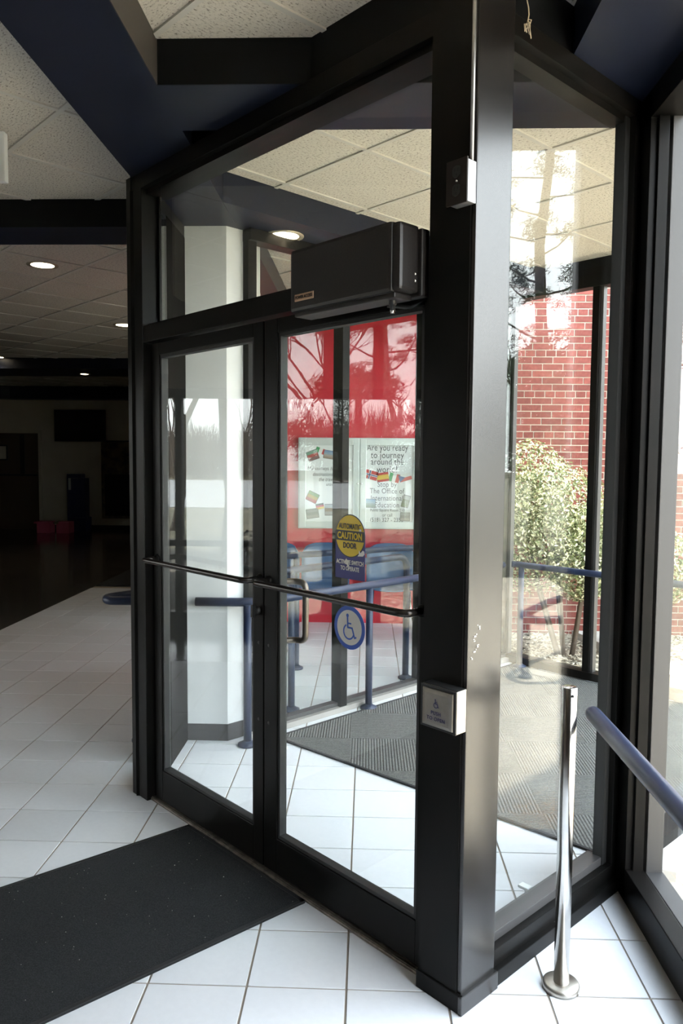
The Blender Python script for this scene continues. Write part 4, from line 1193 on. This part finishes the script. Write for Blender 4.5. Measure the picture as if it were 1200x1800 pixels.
# ------------------------------------------------------------------ poster case on the red wall
cs = thing('poster_case', 'aluminium two-door poster case hanging on the red wall', 'notice case', (-0.077, 7.6, 0.97))
X0, X1, Z0, Z1, YF = -0.688, 0.533, 0.968, 1.874, 7.565
MB().box(X0, X1, YF + 0.015, 7.65, Z0, Z1, 0.003).build('cabinet', 'alu', cs)
def case_door(x0, x1, nm):
    d = MB()
    w = 0.062
    d.box(x0, x0 + w, YF, YF + 0.016, Z0 + 0.012, Z1 - 0.012, 0.003); d.box(x1 - w, x1, YF, YF + 0.016, Z0 + 0.012, Z1 - 0.012, 0.003)
    d.box(x0 + w, x1 - w, YF, YF + 0.016, Z0 + 0.012, Z0 + 0.012 + w, 0.003); d.box(x0 + w, x1 - w, YF, YF + 0.016, Z1 - 0.012 - w, Z1 - 0.012, 0.003)
    o = d.build('case_door', 'alu', cs)
    MB().box(x0 + w - 0.004, x1 - w + 0.004, YF + 0.006, YF + 0.009, Z0 + 0.07, Z1 - 0.07).build('pane', 'glass_case', o)
    return o
XM = -0.0775
dl = case_door(X0 + 0.012, XM - 0.004, 'l'); dr = case_door(XM + 0.004, X1 - 0.012, 'r')
for x, o in ((XM - 0.02, dl), (XM + 0.02, dr)):
    MB().lathe([(0.0, 0.008), (0.007, 0.007), (0.008, 0.0)], (x, YF, 1.42), 14, basis=(Vector((1, 0, 0)), UP, Vector((0, -1, 0)))).build('lock', 'chrome', o)
RX, NY_ = Vector((1, 0, 0)), Vector((0, -1, 0))
YP = YF + 0.0135
def sheet(x0, x1, nm, label):
    o = MB().box(x0, x1, YP, YP + 0.001, Z0 + 0.07, Z1 - 0.07).build('poster', 'paper', cs); tag(o, label); return o
pl1 = sheet(X0 + 0.072, XM - 0.064, 'l', 'white poster with an italic quotation and snapshots')
pr1 = sheet(XM + 0.064, X1 - 0.072, 'r', 'white poster inviting students to travel, with flags')
def flat(parent, nm, c, w, h, rot, m, off=0.0006):
    u = Vector((math.cos(rot), 0, math.sin(rot))); v = Vector((-math.sin(rot), 0, math.cos(rot))); c = Vector(c)
    p = [c - u * w / 2 - v * h / 2, c + u * w / 2 - v * h / 2, c + u * w / 2 + v * h / 2, c - u * w / 2 + v * h / 2]
    return MB().poly([q + NY_ * off for q in p], NY_ * 0.0004).build(nm, m, parent)
cols = {}
def cm(c):
    k = tuple(c)
    if k not in cols: cols[k] = mat('print %d' % len(cols), c, 0.7)
    return cols[k]
def PX(px, py):  # poster place from photograph proportions on the case
    return (X0 + (px - 526) / (740 - 526) * (X1 - X0), YP, Z1 - (py - 770) / (929 - 770) * (Z1 - Z0))
def flag(parent, px, py, w, h, rot, stripes, vertical, cross=None, tri=None):
    c = Vector(PX(px, py)); u = Vector((math.cos(rot), 0, math.sin(rot))); v = Vector((-math.sin(rot), 0, math.cos(rot)))
    n = sum(s[1] for s in stripes); t = 0
    for colr, wt in stripes:
        f = (t + wt / 2) / n - 0.5; t += wt
        if vertical: flat(parent, 'flag_print', c + u * w * f, w * wt / n, h, rot, cm(colr))
        else: flat(parent, 'flag_print', c - v * h * f, w, h * wt / n, rot, cm(colr))
    if cross:
        for colr, th_ in cross:
            flat(parent, 'flag_print', c - u * w * 0.14, h * th_, h, rot, cm(colr), 0.0012 + (0.2 - th_) * 0.004)
            flat(parent, 'flag_print', c, w, h * th_, rot, cm(colr), 0.0012 + (0.2 - th_) * 0.004)
    if tri:
        p = [c - u * w / 2 - v * h / 2, c, c - u * w / 2 + v * h / 2]
        MB().poly([q + NY_ * 0.0014 for q in p], NY_ * 0.0004).build('flag_print', cm(tri), parent)
RED, WHT, NAV, YEL, GRN = (0.55, 0.06, 0.06), (0.78, 0.78, 0.76), (0.06, 0.08, 0.24), (0.75, 0.50, 0.08), (0.03, 0.30, 0.10)
flag(pr1, 653.5, 834.5, 0.125, 0.088, -0.25, [(RED, 1)], False, cross=[(WHT, 0.24), (NAV, 0.12)])
flag(pr1, 673.5, 838, 0.120, 0.090, 0.15, [(RED, 1), (YEL, 2), (RED, 1)], False)
flag(pr1, 693.5, 839, 0.105, 0.085, -0.25, [(GRN, 1), (WHT, 1), (RED, 1)], True)
flag(pr1, 712.5, 838, 0.125, 0.072, 0.28, [(WHT, 1), (RED, 1)], False, tri=(0.10, 0.16, 0.36))
text_y = [(787, 'Are you ready', 0.092), (800, 'to journey', 0.092), (811.5, 'around the', 0.092), (825, 'world?', 0.092), (851, 'Stop by', 0.075), (862.5, 'The Office of', 0.075), (875, 'International', 0.075), (887, 'Education', 0.075), (896, 'Public Square Room 210', 0.040), (904.5, 'or call', 0.048), (913, '(518) 327 - 2352', 0.058)]
for py, s_, sz in text_y:
    sxk = {'Are you ready': 0.72, 'to journey': 0.80, 'around the': 0.76, 'world?': 0.78, 'International': 0.80, 'Public Square Room 210': 0.82}.get(s_, 0.80)
    p = Vector(PX(681 if sz > 0.05 else 682, py)) + NY_ * 0.0006
    text('lettering', s_, sz, p, RX, UP, 'ink', pr1, sx=sxk, spacing=1.05)
def photo(parent, px, py, w, h, rot, cl):
    c = Vector(PX(px, py)); u = Vector((math.cos(rot), 0, math.sin(rot))); v = Vector((-math.sin(rot), 0, math.cos(rot)))
    flat(parent, 'snapshot', c, w, h, rot, cm((0.10, 0.10, 0.11)))
    n = len(cl)
    for i, q in enumerate(cl):
        flat(parent, 'snapshot_print', c + v * (h * 0.92 * (0.5 - (i + 0.5) / n)), w * 0.94, h * 0.92 / n, rot, cm(q), 0.0012)
photo(pr1, 650.5, 884, 0.125, 0.090, -0.03, [(0.25, 0.38, 0.52), (0.30, 0.42, 0.50), (0.26, 0.34, 0.30), (0.22, 0.28, 0.22)])
photo(pr1, 714, 880, 0.075, 0.125, -0.25, [(0.42, 0.44, 0.42), (0.25, 0.28, 0.20), (0.22, 0.26, 0.16)])
photo(pr1, 713, 907, 0.098, 0.088, -0.02, [(0.36, 0.38, 0.36), (0.30, 0.30, 0.28), (0.42, 0.40, 0.36)])
for py, s_, sz, pxx in ((824, '\u201cAll journeys have secret', 0.052, 578), (834, 'destinations of which', 0.052, 582), (843, 'the traveler is', 0.052, 582), (851.5, 'unaware.\u201d', 0.048, 588)):
    text('lettering', s_, sz, Vector(PX(pxx, py)) + NY_ * 0.0006, RX, UP, 'ink', pl1, sx=0.80, shear=0.25)
photo(pl1, 551, 801, 0.115, 0.100, 0.35, [(0.16, 0.30, 0.22), (0.40, 0.06, 0.05), (0.20, 0.10, 0.10)])
photo(pl1, 583, 800, 0.150, 0.085, -0.15, [(0.20, 0.30, 0.46), (0.28, 0.36, 0.46), (0.40, 0.36, 0.32), (0.36, 0.28, 0.22)])
flag(pl1, 565, 793, 0.105, 0.055, -0.35, [(GRN, 1), (WHT, 1), (RED, 1)], True)
photo(pl1, 551, 874, 0.115, 0.100, -0.45, [(0.20, 0.34, 0.10), (0.45, 0.30, 0.06), (0.44, 0.10, 0.06)])
photo(pl1, 551, 903, 0.125, 0.095, 0.15, [(0.34, 0.36, 0.36), (0.28, 0.30, 0.28), (0.36, 0.36, 0.34)])
photo(pl1, 580, 896, 0.085, 0.115, 0.02, [(0.42, 0.44, 0.44), (0.38, 0.32, 0.26), (0.46, 0.44, 0.42)])
flag(pl1, 564, 890, 0.080, 0.055, 0.2, [((0.1, 0.1, 0.1), 1), (RED, 1), (YEL, 1)], False)

# ------------------------------------------------------------------ blue seats
def make_seat(x, y, label):
    t = thing('waiting_chair', label, 'chair', (x, y, 0), 'blue chairs along the red wall')
    w = 0.235
    b = MB()
    # moulded back: grid bent into a shallow bucket with rounded top
    NU, NV = 12, 8
    def shell(fn, th_):
        r0 = [[Vector(fn(i / NU, j / NV)) for i in range(NU + 1)] for j in range(NV + 1)]
        vs0 = [[b.bm.verts.new(p) for p in row] for row in r0]
        for j in range(NV):
            for i in range(NU):
                f = b.bm.faces.new((vs0[j][i], vs0[j][i + 1], vs0[j + 1][i + 1], vs0[j + 1][i])); f.smooth = True
        bmesh.ops.recalc_face_normals(b.bm, faces=b.bm.faces)
        bmesh.ops.solidify(b.bm, geom=b.bm.faces[:], thickness=th_)
    def backf(u, v):
        s = (u - 0.5) * 2
        hw = w * (1 - 0.16 * max(0, (v - 0.72) / 0.28) ** 2)
        return (x + s * hw, y + 0.17 + 0.07 * v - 0.045 * s * s, 0.47 + 0.37 * v - 0.035 * (abs(s) ** 4) * (1 if v > 0.8 else 0))
    shell(backf, 0.012)
    b.build('backrest', 'seat_blue', t)
    b = MB()
    def seatf(u, v):
        s = (u - 0.5) * 2
        return (x + s * w, y - 0.26 + 0.44 * v, 0.44 + 0.03 * s * s - 0.02 * math.sin(v * 3.14) + (0.05 * max(0, v - 0.85) / 0.15))
    shell(seatf, 0.012)
    b.build('seat', 'seat_blue', t)
    for sx_ in (-1, 1):
        for yy_ in (-0.20, 0.16):
            MB().tube([(x + sx_ * 0.17, y + yy_ * 0.8, 0.435), (x + sx_ * 0.20, y + yy_ * 1.15, 0.0)], 0.011, 10).build('leg', 'chrome', t)
    return t
make_seat(-0.90, 7.22, 'blue moulded chair before the red wall, nearest the white column')
make_seat(-0.40, 7.22, 'blue moulded chair under the left half of the poster case')
make_seat(0.235, 7.22, 'blue moulded chair under the right half of the poster case')

# ------------------------------------------------------------------ lobby background
tv = thing('television', 'wide black wall television high on the far lobby wall', 'television', (-6.55, 17.25, 2.0))
MB().box(-7.14, -5.97, 17.18, 17.25, 2.02, 2.74, 0.008).build('casing', 'black', tv)
MB().box(-7.11, -6.0, 17.172, 17.182, 2.05, 2.71).build('screen', 'tv', tv)
MB().box(-6.7, -6.4, 17.24, 17.3, 2.2, 2.5).build('wall_bracket', 'black', tv)
dr = thing('door_3', 'brown framed doorway and glazed screen at the far left of the lobby', 'door', (-8.0, 17.28, 0), kind='structure')
MB().box(-8.52, -7.53, 17.22, 17.3, 0.0, 2.22).build('panel', 'door_wood', dr)
MB().box(-8.56, -7.49, 17.20, 17.26, 2.20, 2.27).build('head', 'cream', dr)
for x in (-8.58, -7.53): MB().box(x, x + 0.06, 17.20, 17.26, 0.0, 2.22).build('jamb', 'cream', dr)
MB().box(-8.5, -7.55, 17.19, 17.23, 1.22, 1.27).build('mid_rail', 'black', dr)
MB().box(-7.95, -7.85, 17.195, 17.225, 1.27, 2.18).build('mullion', 'black', dr)
pf = thing('picture_frame', 'small dark framed picture seen in the far left doorway', 'picture', (-8.35, 17.2, 1.75))
MB().box(-8.50, -8.24, 17.19, 17.215, 1.58, 1.93, 0.004).build('frame', 'black', pf)
MB().box(-8.47, -8.27, 17.184, 17.192, 1.61, 1.90).build('picture', 'cream', pf)
ki = thing('information_kiosk', 'narrow dark blue kiosk with white notice against the far wall', 'kiosk', (-6.6, 17.1, 0))
MB().prism([(-6.80, 17.0), (-6.48, 17.0), (-6.48, 17.28), (-6.80, 17.28)], 0.0, 1.28, 0.01).build('back_panel', 'kiosk', ki)
MB().prism([(-6.70, 16.98), (-6.38, 16.98), (-6.38, 17.26), (-6.70, 17.26)], 0.0, 1.19, 0.01).build('cabinet', 'kiosk', ki)
MB().prism([(-6.74, 16.90), (-6.34, 16.90), (-6.34, 17.27), (-6.74, 17.27)], 0.0, 0.30, 0.01).build('base', 'kiosk', ki)
MB().box(-6.76, -6.52, 16.985, 16.999, 0.92, 1.19).build('notice', 'paper', ki)
pp = thing('event_poster', 'large dark poster with figures on the far wall beside the television', 'poster', (-5.6, 17.28, 0.25))
MB().box(-6.10, -4.9, 17.27, 17.3, 0.26, 2.03).build('sheet', 'poster_dark', pp)
MB().box(-6.12, -4.88, 17.26, 17.29, 2.02, 2.05).build('top_rail', 'black', pp)
MB().box(-6.02, -4.95, 17.262, 17.272, 0.32, 1.28).build('dark_panel', 'tv', pp)
for x, lab in ((-7.05, 'pink cardboard box on the far floor, the left one with open flap'), (-6.62, 'pink cardboard box with brown lid beside the blue kiosk')):
    bx = thing('cardboard_box', lab, 'box', (x, 16.4, 0), 'pink boxes on the lobby floor')
    MB().box(x - 0.15, x + 0.13, 16.3, 16.6, 0.0, 0.25, 0.004).build('carton', 'pink', bx)
    MB().box(x - 0.21, x - 0.10, 16.29, 16.61, 0.21, 0.25, 0.004).build('flap', 'pink' if x < -7 else 'cardboard', bx)
tag(MB().box(-6.35, -1.25, 17.27, 17.3, 0.0, 0.1).build('baseboard_far', 'base_dark'), 'dark baseboard along the far lobby wall', 'baseboard', kind='structure')
tag(MB().box(-7.5, -6.8, 17.27, 17.3, 0.0, 0.1).build('baseboard_far_left', 'base_dark'), 'dark baseboard between the far doorway and the kiosk', 'baseboard', kind='structure')

# hanging sign panel at the left edge
hs = thing('hanging_sign', 'pale hanging sign panel cut by the left edge of the picture', 'sign', (-1.9, 3.4, 2.87))
MB().box(-2.15, -1.605, 3.385, 3.42, 2.87, 3.085, 0.006).build('panel', 'white_panel', hs)
for x in (-2.0, -1.75): MB().tube([(x, 3.40, 3.08), (x, 3.40, 3.12)], 0.006, 8).build('hanger', 'white_panel', hs)

# recessed downlights
def downlight(x, y, z, label, r=0.085, power=16):
    t = thing('downlight', label, 'ceiling light', (x, y, z), 'round recessed downlights')
    MB().lathe([(r, -0.001), (r + 0.028, -0.004), (r + 0.03, 0.0), (r + 0.03, 0.004), (r, 0.03)], (x, y, z - 0.002), 32).build('trim_ring', 'lamp_ring', t)
    MB().lathe([(0.0, -0.008), (r * 0.7, -0.006), (r, -0.001), (r, 0.004)], (x, y, z - 0.002), 32).build('lens', 'lamp', t)
    l = bpy.data.lights.new('downlight_lamp', 'SPOT'); l.energy = power; l.spot_size = math.radians(110); l.spot_blend = 0.6; l.shadow_soft_size = 0.07; l.color = (1.0, 0.80, 0.55)
    lo = bpy.data.objects.new('downlight_lamp', l); COL.objects.link(lo); lo.parent = t; lo.location = (0, 0, -0.03)
downlight(-2.49, 5.83, CZ, 'glowing round downlight in the lobby ceiling just past the navy cross beam')
downlight(-2.70, 8.42, CZ, 'glowing round downlight close to the door jamb, deeper in the lobby ceiling')
downlight(-5.43, 11.08, 3.115, 'glowing round downlight at the left edge of the lobby ceiling')
downlight(-4.45, 11.9, ZB, 'tiny downlight in the far dark soffit', 0.06)
downlight(-0.50, 4.545, ZB, 'warm downlight in the navy soffit beyond the transom, beside the white column')

# string dangling from the ceiling
st = thing('string', 'frayed bit of string dangling from the ceiling over the side window', 'string', (0.43, 2.2, 3.12))
sp_ = [(0.428 + 0.004 * math.sin(i * 1.1), 2.2, 3.12 - 0.018 * i) for i in range(15)]
MB().tube(sp_, 0.0018, 6).build('cord', 'string', st)
kx = Vector(sp_[-1])
kb = MB()
for q in range(7):
    t = q * 0.9
    kb.tube([kx + Vector((0, 0, 0.006 - q * 0.004)), kx + Vector((0.010 * math.cos(t), 0.008 * math.sin(t), 0.004 - q * 0.003)), kx + Vector((0.007 * math.cos(t + 1), 0.006, -0.014 - q * 0.003))], 0.0016, 5)
kb.tube([kx, kx + Vector((0.006, 0, -0.02)), kx + Vector((0.010, 0, -0.045))], 0.0016, 5)
kb.build('knot', 'string', st)

# pine straw outside the window
ps_v, ps_f = [], []
for k in range(420):
    c = Vector((1.55 + rnd.gauss(0, .10), 2.95 + rnd.gauss(0, .16), -0.02 + rnd.uniform(0, 0.03)))
    t = rnd.uniform(0, 6.28); d = Vector((math.cos(t), math.sin(t), rnd.uniform(-.1, .4))).normalized() * rnd.uniform(0.03, 0.07)
    w_ = Vector((-d.y, d.x, 0)).normalized() * 0.0018; i0 = len(ps_v)
    ps_v += [tuple(c - d - w_), tuple(c - d + w_), tuple(c + d)]; ps_f.append((i0, i0 + 1, i0 + 2))
tag(mesh_raw('pine_straw', ps_v, ps_f, 'straw'), 'tuft of orange pine straw on the concrete outside the right window', 'pine straw', kind='stuff')
tag(MB().poly([(1.14, 3.05, -0.03), (1.26, 3.0, -0.03), (2.6, 4.30, -0.03), (2.5, 4.4, -0.03)], (0, 0, 0.04)).build('kerb_strip', 'kerb'), 'pale kerb strip at the foot of the outer vestibule glass', 'kerb')
